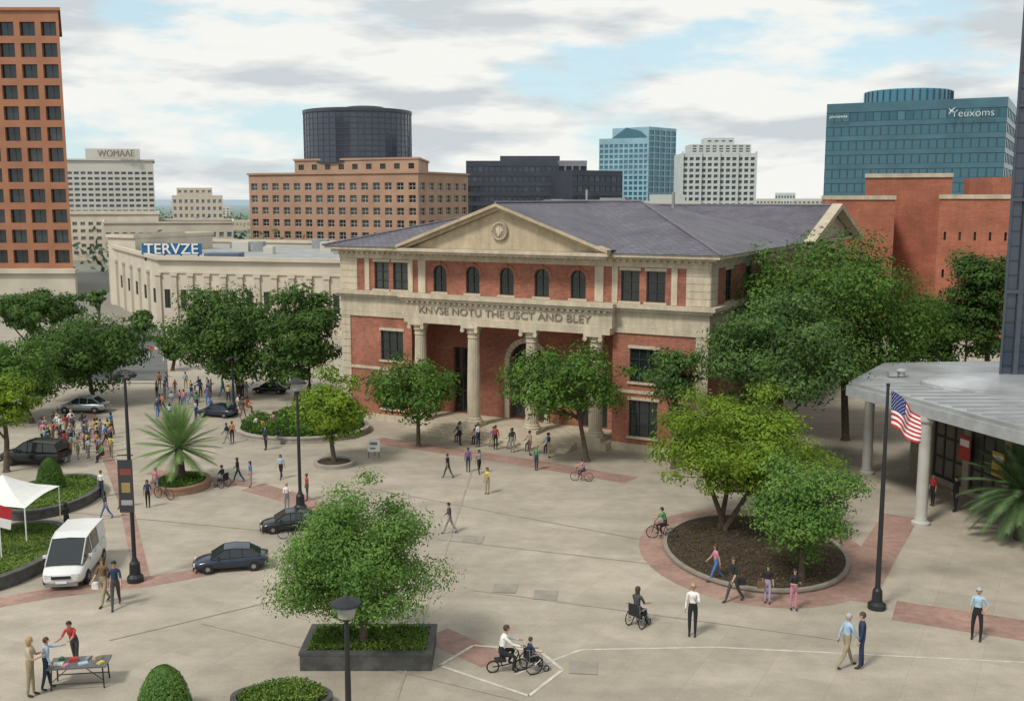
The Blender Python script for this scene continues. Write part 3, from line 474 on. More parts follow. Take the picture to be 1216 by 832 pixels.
for i in range(14):
    t0,t1=PI*i/14+.01,PI*(i+1)/14-.01; s.add([(12.9+q*math.cos(a),yy,4.3+q*math.sin(a)) for yy in (2.66,2.79) for a in (t0,t1) for q in (1.31,1.65)],[(0,1,3,2),(1,3,7,5),(0,2,6,4)])
s.box(11.25,2.66,.5,11.59,2.79,4.3).box(14.21,2.66,.5,14.55,2.79,4.3); s.build('door_surround',STONE,cb)
MB().box(5.7,-.9,0,20.1,2.79,.45).build('porch_floor',STONE,cb); MB().box(5.72,.31,6.95,20.08,2.78,7.08).build('porch_ceiling',STONE,cb)
st=MB()
for i in range(4): st.box(7.6-i*.02,-.9-.4*(i+1),0,18.2+i*.02,-.9-.4*i-.002,.45-.1*(i+.9))
st.build('steps',STONE,cb)
for u in (6.5,10.55,14.75,19.1):
    cm=MB(); cm.box(u-.62,-.78,.452,u+.62,.46,.7); cm.lathe([(.56,.7),(.58,.8),(.48,.88),(.5,.95),(.44,1.02)],(u,-.16,0),20); cm.build('column_base',STONE,cb,False)
    cm=MB()
    pr=[(.42,1.02),(.43,2.5),(.40,4.5),(.36,6.15)]; vs=[];fs=[]
    for r_,z in pr:
        for k in range(40): t=2*PI*k/40; q=r_*(1 if k%2 else .95); vs.append((u+q*math.cos(t),-.16+q*math.sin(t),z))
    for i in range(3):
        for k in range(40): fs.append((i*40+k,i*40+(k+1)%40,(i+1)*40+(k+1)%40,(i+1)*40+k))
    cm.add(vs,fs); cm.build('column_shaft',STONE,cb)
    cm=MB(); cm.lathe([(.36,6.15),(.42,6.2),(.38,6.26),(.40,6.45),(.5,6.52),(.42,6.55),(.48,6.72),(.6,6.82)],(u,-.16,0),16); cm.box(u-.6,-.76,6.82,u+.6,.44,6.97)
    for sx in (-1,1): cm.lathe([(.14,-.06),(.14,.06)],(u+sx*.5,-.72,6.68),10,ax=1)
    cm.build('column_capital',STONE,cb)
t=MB()
def band(z0,z1,p,x0=0,x1=26,side=True):
    t.box(x0-p,-p,z0,x1+p,-.003 if p>0 else 0,z1)
    if side: t.box(26.003,-.0,z0,26+p,37+p,z1); t.box(-p,-.0,z0,-.003,37+p,z1)
t.box(5.6,-.72,6.975,20.2,.3,7.35); band(7.1,7.42,.1); band(7.43,8.4,.05); t.box(5.5,-.62,7.36,20.3,-.1,8.4); band(8.41,8.6,.3); t.box(5.4,-.86,8.41,20.4,-.31,8.6); band(8.605,8.84,.5); t.box(5.3,-1.02,8.605,20.5,-.51,8.84)
band(11.0,11.22,.08); band(11.225,11.45,.12); band(11.455,11.6,.45); band(11.605,11.8,.8)
t.box(5.7,-1.25,11.455,20.1,-.46,11.62); t.box(5.5,-1.45,11.625,20.3,-.81,11.82)
for x in np.arange(.2,26,.42): t.box(x,-.3,11.31,x+.2,-.121,11.45)
for y in np.arange(.2,36,.42): t.box(26.121,y,11.31,26.3,y+.2,11.45)
for x in np.arange(5.8,20,.4): t.box(x,-.8,8.28,x+.18,-.621,8.4)
for (a_,b_) in ((0,1.35),(24.65,26)):
    for z in np.arange(8.86,11,.43): t.box(a_-.03,-.07,z,b_+.03,-.002,min(z+.41,10.99))
for z in np.arange(.45,7.0,.5):
    for (a_,b_) in ((0,.7),(25.3,26)): t.box(a_-.03,-.07,z,b_+.03,-.002,min(z+.47,7.08))
for u in (6.6,19.2): t.box(u-.28,-.1,8.86,u+.28,-.002,10.99)
for u in (2.2,5.7,20.2,23.9): t.box(u-.18,-.08,8.86,u+.18,-.002,10.99)
for z in np.arange(8.86,11,.43): t.box(26.002,-.03,z,26.07,1.3,min(z+.41,10.99)); t.box(26.002,35.6,z,26.07,37,min(z+.41,10.99))
t.box(-.15,-.15,0,5.69,-.004,.44); t.box(20.12,-.15,0,26.15,-.004,.44); t.box(26.004,0,0,26.15,37,.44); t.box(0,-.06,3.5,5.69,-.004,3.7); t.box(20.12,-.06,3.5,26.06,-.004,3.7)
t.build('stone_trim',STONE,cb)
p=MB(); x0,x1,zb,za,cx=5.9,19.9,11.83,14.5,12.9
p.add([(x0+.4,-.85,zb),(x1-.4,-.85,zb),(cx,-.85,za-.25)],[(0,1,2)]); 
for sx,xe in ((-1,x0-.4),(1,x1+.4)):
    for (o1,o2,y0,y1,dz) in ((0,.2,-1.5,-.87,0),(.2,.42,-1.2,-.86,-.0)):
        vs=[(xe,y0,zb-o1+.18),(cx,y0,za-o1+.18),(cx,y0,za-o2+.18),(xe,y0,zb-o2+.18)]; vs+=[(a_,y1,c_) for a_,_,c_ in vs]; p.add(vs,[(0,1,2,3),(4,5,6,7),(0,1,5,4),(3,2,6,7),(0,3,7,4)])
p.build('pediment',stonemat('tympanum_stone',(.45,.37,.26)),cb)
e=MB(); e.lathe([(.58,-1.0),(.58,-.86)],(cx,0,12.98),24,ax=1); em=e.build('emblem',mat('emblem_stone',(.27,.225,.17),.8),cb)
e=MB()
for k in range(24): t0=2*PI*k/24; e.lathe([(.03,-1.09),(.075,-1.0)],(cx+.5*math.cos(t0),0,12.98+.5*math.sin(t0)),6,ax=1)
e.lathe([(.2,-1.08),(.28,-1.0)],(cx,0,13.0),5,ax=1); e.box(cx-.06,-1.1,12.7,cx+.06,-1.0,13.3); e.build('wreath_relief',STONE,em)
rf=MB()
def hip(x0,y0,x1,y1,ze,zr,rx0,rx1,ry): rf.add([(x0,y0,ze),(x1,y0,ze),(x1,y1,ze),(x0,y1,ze),(rx0,ry,zr),(rx1,ry,zr)],[(0,1,5,4),(1,2,5),(2,3,4,5),(3,0,4)])
hip(-.9,-.9,26.9,25,11.82,14.75,9.5,17,12)
rf.add([(x0-.45,-1.5,11.99),(cx,-1.5,za+.2),(cx,12.5,za+.2),(x0-.45,12.5,11.99),(x1+.45,-1.5,11.99),(x1+.45,12.5,11.99)],[(0,1,2,3),(1,4,5,2)])
rf.add([(5,20,11.84),(27.2,20,11.84),(27.2,29,14.4),(5,29,14.4),(27.2,38,11.84),(5,38,11.84)],[(0,1,2,3),(3,2,4,5)])
ro=rf.build('roof',SLATE,cb)
p=MB(); p.add([(26.5,20,11.81),(26.5,37.8,11.81),(26.5,29,14.1)],[(0,1,2)])
for ye in (19.6,38.4): 
    vs=[(27.4,ye,11.86),(27.4,29,14.55),(27.4,29,14.15),(27.4,ye,11.5)]; vs+=[(26.6,b_,c_) for _,b_,c_ in vs]; p.add(vs,[(0,1,2,3),(0,1,5,4),(3,2,6,7),(4,5,6,7)])
p.build('side_gable',STONE,cb)
rd=MB(); rd.tube([(9.5,12,14.78),(17,12,14.78)],.1,6); rd.tube([(cx,-1.5,za+.24),(cx,12,za+.24)],.09,6); rd.tube([(-.9,-.9,11.86),(9.5,12,14.78)],.08,6); rd.tube([(26.9,-.9,11.86),(17,12,14.78)],.08,6); rd.tube([(5,29,14.43),(27.2,29,14.43)],.09,6); rd.build('ridge_cap',mat('ridge_lead',(.15,.14,.16),.6),ro)
for q in (MB().box(13,14,13.8,15,15,15.0),MB().box(8,16,13.4,9,17,14.9),MB().lathe([(.12,13.5),(.12,15.4)],(18.3,15,0),8),MB().lathe([(.1,13.5),(.1,15.6)],(11.5,15,0),8)): q.build('roof_vent',ROOFG,ro)
text('KNVSE NOTU THE USCT AND BLEY',12.2,.46,STONED,cb,(12.85,-.66,7.62),0,.035,'inscription')
# ---------------------------------------------------------------- lamps and poles
def lamp(label,px,py,top,style=0,banner=False,name='street_lamp'):
    b=G(px,py) if py<900 else Vector((P(px,720,26.6).x,26.6,0))
    h=P(px,top,b.y).z; r=thing(name,label,'street lamp',b,group='lamp posts around the plaza'); k=.085
    MB().lathe([(.32,0),(.32,.2),(.22,.32),(.2,.75),(.13,.85),(k,1.0)],n=12).build('base',DMET,r); MB().lathe([(k,1.0),(k*.95,h*.5),(k*.65,h-.75),(k,h-.72),(k*1.2,h-.66)],n=10).build('post',DMET,r)
    if style==0:
        MB().lathe([(.1,h-.66),(.22,h-.6),(.27,h-.3),(.3,h-.26)],n=14).build('lantern',mat('lamp_glass',(.3,.3,.28),.3),r); MB().lathe([(.42,h-.26),(.4,h-.2),(.2,h-.1),(.06,h-.04),(.03,h)],n=14).build('cap',DMET,r)
    else:
        MB().tube([(-.3,0,h-.45),(0,0,h-.35),(.3,0,h-.45)],.035,6).build('cross_arm',DMET,r)
        for s in (-1,1): MB().lathe([(.06,h-.42),(.17,h-.52),(.16,h-.6),(.1,h-.66)],(s*.3,0,0),12).build('lantern',DMET,r)
    if banner:
        MB().box(-.02,-.02,0,.55,.02,2.1,0).box(.06,-.026,.3,.5,-.021,.5,1).box(.06,-.026,1.5,.5,-.021,1.75,2).box(.1,-.026,.8,.44,-.021,1.2,3).build('banner',[mat('banner_black',(.04,.04,.045),.8),mat('banner_gray',(.3,.3,.3),.8),mat('banner_red',(.2,.05,.04),.7),mat('banner_gold',(.28,.2,.08),.7)],r,loc=(-.1-.3,-.12,P(px,607,b.y).z)); MB().box(-.4,-.14,P(px,540,b.y).z,.2,-.1,P(px,540,b.y).z+.04).build('banner_arm',DMET,r)
    return r
lamp('tall black lamp post carrying a dark banner beside the white van',161,690,428,1,True); lamp('black lamp post with capped lantern beside the dark parked car',357,606,448)
lamp('near lamp post with capped lantern rising from the bottom edge',411,950,706); lamp('twin armed lamp post beside the dark round tree',278,492,418,1); lamp('distant twin armed lamp post left of the civic building',368,470,368,1); lamp('slim lamp post behind the pavilion roof',1145,452,352,1)
b=G(1041,722); fp=thing('flagpole','black flagpole with round stepped base beside the mulch bed','flagpole',b); h=P(1043,455,b.y).z
MB().lathe([(.33,0),(.33,.18),(.2,.28),(.17,.7),(.11,.8)],n=14).build('base',DMET,fp); MB().lathe([(.1,.8),(.085,h*.5),(.055,h-.1),(.07,h-.08),(.07,h)],n=10).build('post',DMET,fp)
fm=[mat('flag_red',(.45,.03,.04),.8,var=.08),WHITE,mat('flag_blue',(.02,.03,.14),.8)]
fb=MB(); nx,ny=26,26; vs=[]
def fpt(u,v):
    return (.1+u*1.12+.06*math.sin(u*5+v*1.5),.16*math.sin(u*10+v*2.2)*u**.5-.05,-v*1.3-u*(.95-.3*v)+.06*math.sin(u*7))
for j in range(ny+1):
    for i in range(nx+1): vs.append(fpt(i/nx,j/ny))
fb.v=vs
for j in range(ny):
    for i in range(nx): fb.f.append((j*(nx+1)+i,j*(nx+1)+i+1,(j+1)*(nx+1)+i+1,(j+1)*(nx+1)+i)); fb.m.append(2 if (j<14 and i<11) else (0 if (j//2)%2==0 else 1))
fl=tag(link('flag',None,None,(b.x,b.y,h-.25)),'drooping flag of red and white stripes with a starred blue corner','flag'); fb.build('cloth',fm,fl,True)
sb=MB()
for a_ in range(9):
    for c_ in range(6 if a_%2==0 else 5):
        u=.03+(c_+(.5 if a_%2 else 0))*.068; v_=.04+a_*.055; q=Vector(fpt(u,v_))+Vector((0,-.012,0)); sb.add([q+Vector((.022*math.cos(t_)*(1 if k%2==0 else .45),0,.022*math.sin(t_)*(1 if k%2==0 else .45))) for k,t_ in enumerate(np.linspace(PI/2,PI/2+2*PI,11)[:10])],[tuple(range(10))])
sb.build('stars',WHITE,fl)
b=G(3,676); sf=thing('small_flagpole','thin white pole with a small red and white flag at the left edge','flag',b); b.z=.45; sf.location=b; MB().lathe([(.03,0),(.02,2.4)],n=8).build('pole',WHITE,sf); MB().add([(0,0,2.3),(.5,.1,2.1),(.45,.12,1.6),(0,0,1.75)],[(0,1,2,3)],0).add([(0,-.01,1.75),(.45,.11,1.6),(.4,.1,1.2),(0,-.01,1.35)],[(0,1,2,3)],1).build('cloth',[fm[0],WHITE],sf)
b=G(8,640); tn=thing('shade_canopy','white fabric shade canopy at the left edge','canopy',b); z=1.95; W=1.75
mb=MB()
for s in range(4):
    a0,a1=PI/4+s*PI/2,PI/4+(s+1)*PI/2; A=Vector((W*1.41*math.cos(a0),W*1.41*math.sin(a0),z));B=Vector((W*1.41*math.cos(a1),W*1.41*math.sin(a1),z)); T_=Vector((0,0,z+1.0)); g=[]
    for i in range(7):
        for j in range(7):
            e=A.lerp(B,j/6); q=e.lerp(T_,i/6); q.z=z+1.0*(i/6)**1.4+.12*math.sin(PI*j/6)*(1-i/6); g.append(q)
    mb.add(g,[(i*7+j,i*7+j+1,i*7+j+8,i*7+j+7) for i in range(6) for j in range(6)])
mb.build('fabric_top',mat('white_fabric',(.72,.72,.69),.8,var=.04),tn)
for sx in (-1,1):
    for sy in (-1,1): MB().tube([(sx*W*.97,sy*W*.97,0),(sx*W*.97,sy*W*.97,z)],.03,8).build('leg',WHITE,tn)
b=G(444,543); e=thing('sign_easel','small white notice board on a stand before the oval bed','sign',b); MB().box(-.35,0,.35,.35,.04,1.05).build('board',WHITE,e); MB().tube([(-.3,0,0),(-.3,.02,.4)],.02).tube([(.3,0,0),(.3,.02,.4)],.02).tube([(0,.5,0),(0,.05,.9)],.02).build('leg',DMET,e); MB().box(-.22,-.006,.75,.22,-.001,.92).box(-.22,-.006,.5,.1,-.001,.6).build('notice_print',mat('print_gray',(.2,.2,.22),.8),e)
for i,(px,py) in enumerate(((188,424),(205,428),(222,432))):
    b=G(px,py); e=thing('barrier',['left','middle','right'][i]+' red and white barrier rail along the far street','barrier',b,.2,'barrier rails along the far street'); MB().box(-.9,0,.75,.9,.05,1.0,0).box(-.3,-.004,.751,.3,-.001,.999,1).build('rail',[mat('barrier_red',(.5,.1,.05),.6),WHITE],e)
    for s in (-.8,.8): MB().tube([(s,-.25,0),(s,0,.9),(s,.25,0)],.03,6).build('leg',WHITE,e)
# ---------------------------------------------------------------- vehicles
def carmesh(kind):
    if kind=='van': return dict(W=.93,H=2.0,body=[(-2.35,.84,.35,1.15),(-2.3,.92,.25,1.22),(-1.5,.94,.22,1.22),(0,.94,.22,1.2),(1.2,.93,.22,1.15),(1.8,.9,.22,1.05),(2.2,.84,.25,.88),(2.35,.7,.35,.72)],cab=[(-2.32,.86,.82,1.2,1.3),(-2.2,.88,.78,1.2,1.95),(0,.89,.78,1.2,2.02),(.75,.88,.74,1.15,1.93),(1.85,.84,.78,1.02,1.06)],wy=1.45,r=.34)
    if kind=='suv': return dict(W=.93,H=1.7,body=[(-2.25,.8,.4,1.0),(-2.15,.9,.3,1.08),(-1.4,.93,.28,1.1),(0,.93,.28,1.08),(.9,.93,.28,1.05),(1.6,.9,.28,1.0),(2.1,.84,.3,.9),(2.25,.72,.4,.75)],cab=[(-2.2,.84,.78,1.06,1.1),(-1.95,.84,.7,1.06,1.6),(-.3,.86,.7,1.06,1.7),(.35,.85,.68,1.05,1.64),(1.15,.84,.76,1.03,1.06)],wy=1.38,r=.37)
    return dict(W=.9,H=1.45,body=[(-2.25,.72,.38,.80),(-2.12,.85,.26,.93),(-1.4,.9,.22,.97),(0,.9,.22,.95),(.9,.9,.22,.92),(1.5,.88,.22,.86),(2.05,.82,.24,.72),(2.25,.66,.34,.58)],cab=[(-1.8,.76,.74,.93,.95),(-1.15,.8,.62,.93,1.36),(-.25,.82,.64,.93,1.45),(.4,.81,.62,.92,1.4),(1.2,.8,.74,.88,.91)],wy=1.36,r=.33)
def car(name,label,kind,px,py,rz,sc,paint,group='cars parked around the plaza'):
    k=carmesh(kind); root=thing(name,label,'van' if kind=='van' else 'car',G(px,py),R(rz),group); root.scale=(sc,sc,sc)
    mb=MB(); vs=[];n=10
    for y,w,a,b in k['body']:
        m=(a+b)/2; vs+=[(-w*.85,y,a),(-w,y,a+.12),(-w*1.02,y,m),(-w,y,b-.12),(-w*.86,y,b),(w*.86,y,b),(w,y,b-.12),(w*1.02,y,m),(w,y,a+.12),(w*.85,y,a)]
    L=len(k['body']); fs=[(i*n+j,i*n+(j+1)%n,(i+1)*n+(j+1)%n,(i+1)*n+j) for i in range(L-1) for j in range(n)]+[tuple(range(n)),tuple(range((L-1)*n,L*n))]
    mb.add(vs,fs); bo=mb.build('body',paint,root,True); bv=bo.modifiers.new('b','SUBSURF'); bv.levels=bv.render_levels=1
    cb_=k['cab']; g=MB(); rp=MB()
    for i in range(4):
        y0,wb0,wt0,a0,t0=cb_[i]; y1,wb1,wt1,a1,t1=cb_[i+1]
        for s in (-1,1): g.add([(s*wb0,y0,a0-.02),(s*wb1,y1,a1-.02),(s*wt1,y1,t1),(s*wt0,y0,t0)],[(0,1,2,3)])
        if i in (0,3): g.add([(-wt0,y0,t0),(wt0,y0,t0),(wt1,y1,t1),(-wt1,y1,t1)],[(0,1,2,3)])
        else: rp.add([(-wt0-.01,y0,t0+.012),(0,y0,t0+.05),(wt0+.01,y0,t0+.012),(-wt1-.01,y1,t1+.012),(0,y1,t1+.05),(wt1+.01,y1,t1+.012)],[(0,1,4,3),(1,2,5,4)])
        for s in (-1,1):
            rp.tube([(s*(wt0+.01),y0,t0),(s*(wt1+.01),y1,t1)],.035,5)
            if i in (1,2): rp.tube([(s*(wb0*.5+wb1*.5+.01),(y0+y1)/2,(a0+a1)/2-.02),(s*((wt0+wt1)/2+.012),(y0+y1)/2*(.96),(t0+t1)/2)],.028,5)
    if kind=='van':
        for s in (-1,1): rp.add([(s*.895,-2.3,1.2),(s*.895,-.9,1.2),(s*.795,-.9,1.98),(s*.80,-2.2,1.95)],[(0,1,2,3)])
    g.build('windows',GL,root); rp.build('roof',paint,root,True)
    ty=MB().lathe([(.2,-.1),(k['r']-.02,-.1),(k['r'],-.06),(k['r'],.06),(k['r']-.02,.1),(.2,.1)],n=22,ax=0).mesh('tyre',mat('tyre_rubber',(.02,.02,.02),.85)); rm=MB(); rm.lathe([(.05,-.11),(.21,-.09),(.23,.09),(.05,.11)],n=16,ax=0)
    for q in range(5): t0=q*2*PI/5; rm.box(-.115,-.03+.12*math.cos(t0),-.03+.12*math.sin(t0),.115,.03+.12*math.cos(t0),.03+.12*math.sin(t0))
    rmm=rm.mesh('rim',mat('alloy',(.35,.35,.36),.3,.7)); ar=MB().lathe([(k['r']+.06,-.03),(k['r']+.06,.03)],n=22,ax=0).mesh('wheel_arch',DMET)
    for s in (-1,1):
        for y in (-k['wy'],k['wy']):
            w=link('wheel',None,root,(s*(k['W']-.06),y,k['r'])); link('tyre',ty,w); link('rim',rmm,w); link('wheel_arch',ar,w,(-s*.025,0,.02))
    y=k['body'][-1][0]; zt=k['body'][-1][3]; hl=mat('headlamp_glass',(.6,.62,.62),.15); tl=mat('tail_lamp_red',(.35,.01,.01),.3)
    for s in (-1,1):
        MB().box(-.16,-.06,-.07,.16,.03,.07).build('headlight',hl,root,loc=(s*.58,y-.06,zt-.03)); MB().box(-.14,-.03,-.08,.14,.06,.08).build('taillight',tl,root,loc=(s*.62,-y+.05,k['body'][0][3]-.05)); MB().box(-.09,-.06,-.06,.09,.06,.06).build('wing_mirror',paint,root,loc=(s*(k['W']+.06),cb_[3][0]+.35,cb_[3][3]+.08))
        for yy in (.0,-.95): MB().box(-.008,-.06,0,.008,.06,.03).build('door_handle',DMET,root,loc=(s*(k['W']+.025),yy,k['body'][3][3]-.17))
        for yy in (-1.31,-.19,.86): MB().box(-.006,-.01,0,.006,.01,.5).build('door_seam',DMET,root,loc=(s*(k['W']-.002),yy,k['body'][3][3]-.6))
    MB().box(-.42,0,0,.42,.03,.14).build('grille',DMET,root,loc=(0,y-.0,zt-.16)); MB().box(-.24,0,0,.24,.015,.12).build('number_plate',WHITE,root,loc=(0,y+.02,.36)); MB().box(-.7,-.02,0,.7,.05,.12).build('bumper',DMET if kind!='van' else mat('gray_bumper',(.2,.2,.2),.6),root,loc=(0,y-.04,.22))
    return root
BK=mat('black_car_paint',(.012,.014,.018),.18,.2,var=.02,spec=.8); SV=mat('silver_car_paint',(.35,.38,.40),.25,.6,var=.02); WP=mat('white_car_paint',(.68,.68,.66),.25,0,var=.02); NV=mat('navy_car_paint',(.02,.03,.055),.18,.2,var=.02,spec=.8)
car('van','white van with dark windscreen parked beside the banner lamp post','van',90,680,188,.86,WP)
car('parked_car','dark navy sedan parked right of the banner lamp post','sedan',275,674,103,.66,NV)
car('parked_car','black car parked behind the capped lamp post','sedan',346,628,105,.62,BK)
car('parked_car','black sport utility car beside the crowd at the left edge','suv',42,550,82,.82,BK)
car('parked_car','silver car parked under the spreading tree','sedan',100,489,88,.78,SV)
car('parked_car','dark car parked near the twin armed lamp post','sedan',258,494,75,.62,NV)
car('parked_car','black car half hidden between the dark round trees','sedan',322,466,80,.62,BK)
# ---------------------------------------------------------------- people
def V(x,y,z): return Vector((x,y,z))
def dirv(a): return V(0,math.sin(R(a)),-math.cos(R(a)))
def make_pose(lean,legs,arms):
    J=[];E=[];Rr=[];seg=[]
    def j(p,r): J.append(Vector(p));Rr.append(r);return len(J)-1
    def e(a,b,t): E.append((a,b));seg.append((a,b,t))
    t=V(0,math.sin(R(lean)),math.cos(R(lean))); t2=V(0,math.sin(R(lean*.5)),math.cos(R(lean*.5)))
    pel=j((0,0,0),.115); w=j(t*.17,.112); ch=j(t*.34,.135); uc=j(t*.45,.10); nk=j(t*.53,.052); b=J[nk]; h0=j(b+t2*.07,.062); h1=j(b+t2*.15+V(0,.012,0),.084); h2=j(b+t2*.225,.07)
    e(pel,w,2);e(w,ch,1);e(ch,uc,1);e(uc,nk,1);e(nk,h0,0);e(h0,h1,0);e(h1,h2,0); hc=J[h1].copy(); hands=[]
    for s,(th,kn,*sp) in zip((-1,1),legs):
        sp=sp[0] if sp else 0; hp=j(V(s*.09,0,-.05),.088); d=dirv(th); d.x=s*math.sin(R(sp)); k=j(J[hp]+d.normalized()*.43,.06); d2=dirv(th-kn); m=j(J[k]+d2*.17,.054); a=j(J[k]+d2*.42,.04); ft=R(th-kn)*.4; f=j(J[a]+V(0,.16*math.cos(ft),-.045+.16*math.sin(ft)*.5),.034)
        e(pel,hp,2);e(hp,k,2);e(k,m,5);e(m,a,5);e(a,f,3)
    for s,(sh,el,*out) in zip((-1,1),arms):
        out=out[0] if out else 8; p=j(J[uc]+V(s*.165,0,-.01),.056); d=dirv(sh); d.x=s*math.tan(R(out)); d.normalize(); q=j(J[p]+d*.28,.043); d2=dirv(sh+el); d2.x=s*(.1 if el<60 else -.45); d2.normalize(); wr=j(J[q]+d2*.23,.03); hd=j(J[wr]+d2*.07,.034)
        e(uc,p,1);e(p,q,1);e(q,wr,4);e(wr,hd,0); hands.append((J[hd],d2,s))
    me=bpy.data.meshes.new('sk'); me.from_pydata(J,E,[]); o=bpy.data.objects.new('sk',me); C.objects.link(o); sk=o.modifiers.new('s','SKIN'); su=o.modifiers.new('u','SUBSURF'); su.levels=1
    sk.use_smooth_shade=True
    for i,vv in enumerate(me.skin_vertices[0].data): vv.radius=(Rr[i],Rr[i]); vv.use_root=(i==0)
    bpy.context.view_layer.update(); em=bpy.data.meshes.new_from_object(o.evaluated_get(bpy.context.evaluated_depsgraph_get())); bpy.data.objects.remove(o)
    mb=MB(); mb.v=[tuple(v.co) for v in em.vertices]; mb.f=[tuple(p.vertices) for p in em.polygons]
    for p in em.polygons:
        c=p.center; best=9;bt=0
        for a,b_,tg in seg:
            A=J[a];D=J[b_]-A; u=max(0,min(1,(c-A).dot(D)/D.length_squared)); ds=(c-A-D*u).length-Rr[a]*(1-u)-Rr[b_]*u
            if ds<best: best=ds;bt=tg
        mb.m.append(bt)
    for hd,d2,s in hands:
        sd=V(0,1,0) if abs(d2.y)<.7 else V(1,0,0); sd=(sd-d2*sd.dot(d2)).normalized(); cu=sd.cross(d2)*.02
        for q,l in enumerate((.062,.072,.068,.052)):
            b0=hd+sd*(.027-.018*q)+d2*.012; mb.tube([b0,b0+d2*l*.55,b0+d2*l+cu],[.0095,.0085,.006],5,0)
        b0=hd-d2*.035+sd*.025; mb.tube([b0,b0+d2*.025+sd*.03,b0+d2*.06+sd*.034],[.012,.01,.007],5,0)
    for s in (-1,1): mb.lathe([(.002,.0),(.011,.006),(.011,.012)],(hc.x+s*.031,hc.y+.074,hc.z+.012),6,6,ax=1); mb.lathe([(.004,-.012),(.024,0),(.004,.012)],(hc.x+s*.086,hc.y-.002,hc.z-.003),6,0,ax=0)
    mb.add([(hc.x-.014,hc.y+.078,hc.z-.028),(hc.x+.014,hc.y+.078,hc.z-.028),(hc.x,hc.y+.078,hc.z+.015),(hc.x,hc.y+.108,hc.z-.025)],[(0,1,3),(1,2,3),(2,0,3)],0); mb.box(hc.x-.022,hc.y+.074,hc.z-.052,hc.x+.022,hc.y+.083,hc.z-.045,6)
    mz=min(v[2] for v in mb.v); mb.v=[(v[0],v[1],v[2]-mz) for v in mb.v]; hc.z-=mz
    body=mb.mesh('body',[MC['skin']]*7,True); hr=[]
    for long in (0,1):
        h=MB(); nu,nv=14,9
        for i in range(nv+1):
            for k_ in range(nu):
                ph=PI*i/nv; th=2*PI*k_/nu; x,y,z=math.sin(ph)*math.cos(th),math.sin(ph)*math.sin(th),math.cos(ph); 
                dn=.0
                if long and y<.25 and z<.1: dn=-.16*(min(1,(.1-z)))
                h.v.append((hc.x+x*.098,hc.y-.012+y*.1,hc.z+.022+z*.102+dn))
        for i in range(nv):
            for k_ in range(nu):
                q=(i*nu+k_,i*nu+(k_+1)%nu,(i+1)*nu+(k_+1)%nu,(i+1)*nu+k_); cy=sum(h.v[a][1] for a in q)/4-hc.y; cz=sum(h.v[a][2] for a in q)/4-hc.z
                if cz>.045 or cy<-.005+(.02 if long else -.01) and (cz>-.06 or long): h.f.append(q);h.m.append(0)
        hr.append(h.mesh('hair',[MC['skin']],True))
    return body,hr
for nme,c_ in (('skin',(.46,.27,.19)),('skin_dark',(.13,.07,.045)),('skin_tan',(.33,.19,.12))): mat(nme,c_,.55,var=.05)
PO={}
POSES=dict(stand=(1,((3,2),(-3,2)),((4,10),(-2,12))),walk=(4,((24,6),(-20,16)),((-22,14),(24,22))),stride=(4,((-18,20),(22,3)),((20,20),(-18,12))),hold=(2,((3,2),(-5,2)),((22,95),(18,85))),reach=(28,((6,2),(-10,4)),((62,25),(50,35))),sit=(6,((84,84),(80,78)),((32,45),(28,50))),crouch=(16,((88,112,8),(74,84,8)),((52,24),(46,30))),ride=(20,((80,92,8),(46,62,8)),((58,24),(60,22))),akimbo=(0,((4,2,5),(-2,2,5)),((-14,70,30),(6,10))),phone=(3,((2,2),(8,14)),((28,110),(-4,14))),point=(5,((10,3),(-8,6)),((70,15,14),(4,14))))
def get_pose(k):
    if k not in PO: PO[k]=make_pose(*POSES[k])
    return PO[k]
COL=dict(white=(.7,.69,.66),black=(.02,.02,.024),charcoal=(.06,.06,.065),navy=(.025,.04,.09),blue=(.07,.16,.34),skyblue=(.33,.47,.6),red=(.42,.045,.04),pink=(.5,.22,.28),beige=(.45,.37,.26),khaki=(.30,.25,.16),yellow=(.55,.45,.12),green=(.08,.24,.10),purple=(.17,.09,.22),gray=(.25,.25,.26),brown=(.16,.09,.05),orange=(.5,.18,.05),lilac=(.36,.30,.42),blond=(.42,.30,.14))
def cm(n): return mat('cloth_'+n,COL[n],.85,var=.18,scale=8)
SHOE=mat('shoe',(.03,.028,.026),.6); HB=mat('hair_black',(.012,.010,.009),.6); HBR=mat('hair_brown',(.06,.035,.02),.6); HBL=mat('hair_blond',(.35,.24,.11),.6); HG=mat('hair_gray',(.35,.34,.33),.6); HAIR=dict(black=HB,brown=HBR,blond=HBL,gray=HG)
def person(label,loc,hm,pose,face,shirt,pants,hair='black',long=0,sleeve=None,shin=None,skin='skin',group=None,z=0):
    me,hr=get_pose(pose); sc=hm/1.76; o=link('person',me,None,(loc[0],loc[1],z),R(face)); o.scale=(sc,sc,sc); tag(o,label,'person',group)
    ms=[MC[skin],cm(shirt),cm(pants),SHOE,cm(shirt) if sleeve else MC[skin],MC[skin] if shin else cm(pants),HB]
    for i,m in enumerate(ms): o.material_slots[i].link='OBJECT'; o.material_slots[i].material=m
    h=link('hair',hr[long],o); h.material_slots[0].link='OBJECT'; h.material_slots[0].material=HAIR[hair]; return o
def per(label,px,py,hp,pose,face,shirt,pants,lo=1.42,hi=1.9,full=None,**k):
    g=G(px,py); hm=full or max(lo,min(hi,P(px,py-hp,g.y).z)); return person(label,g,hm,pose,face,shirt,pants,**k)
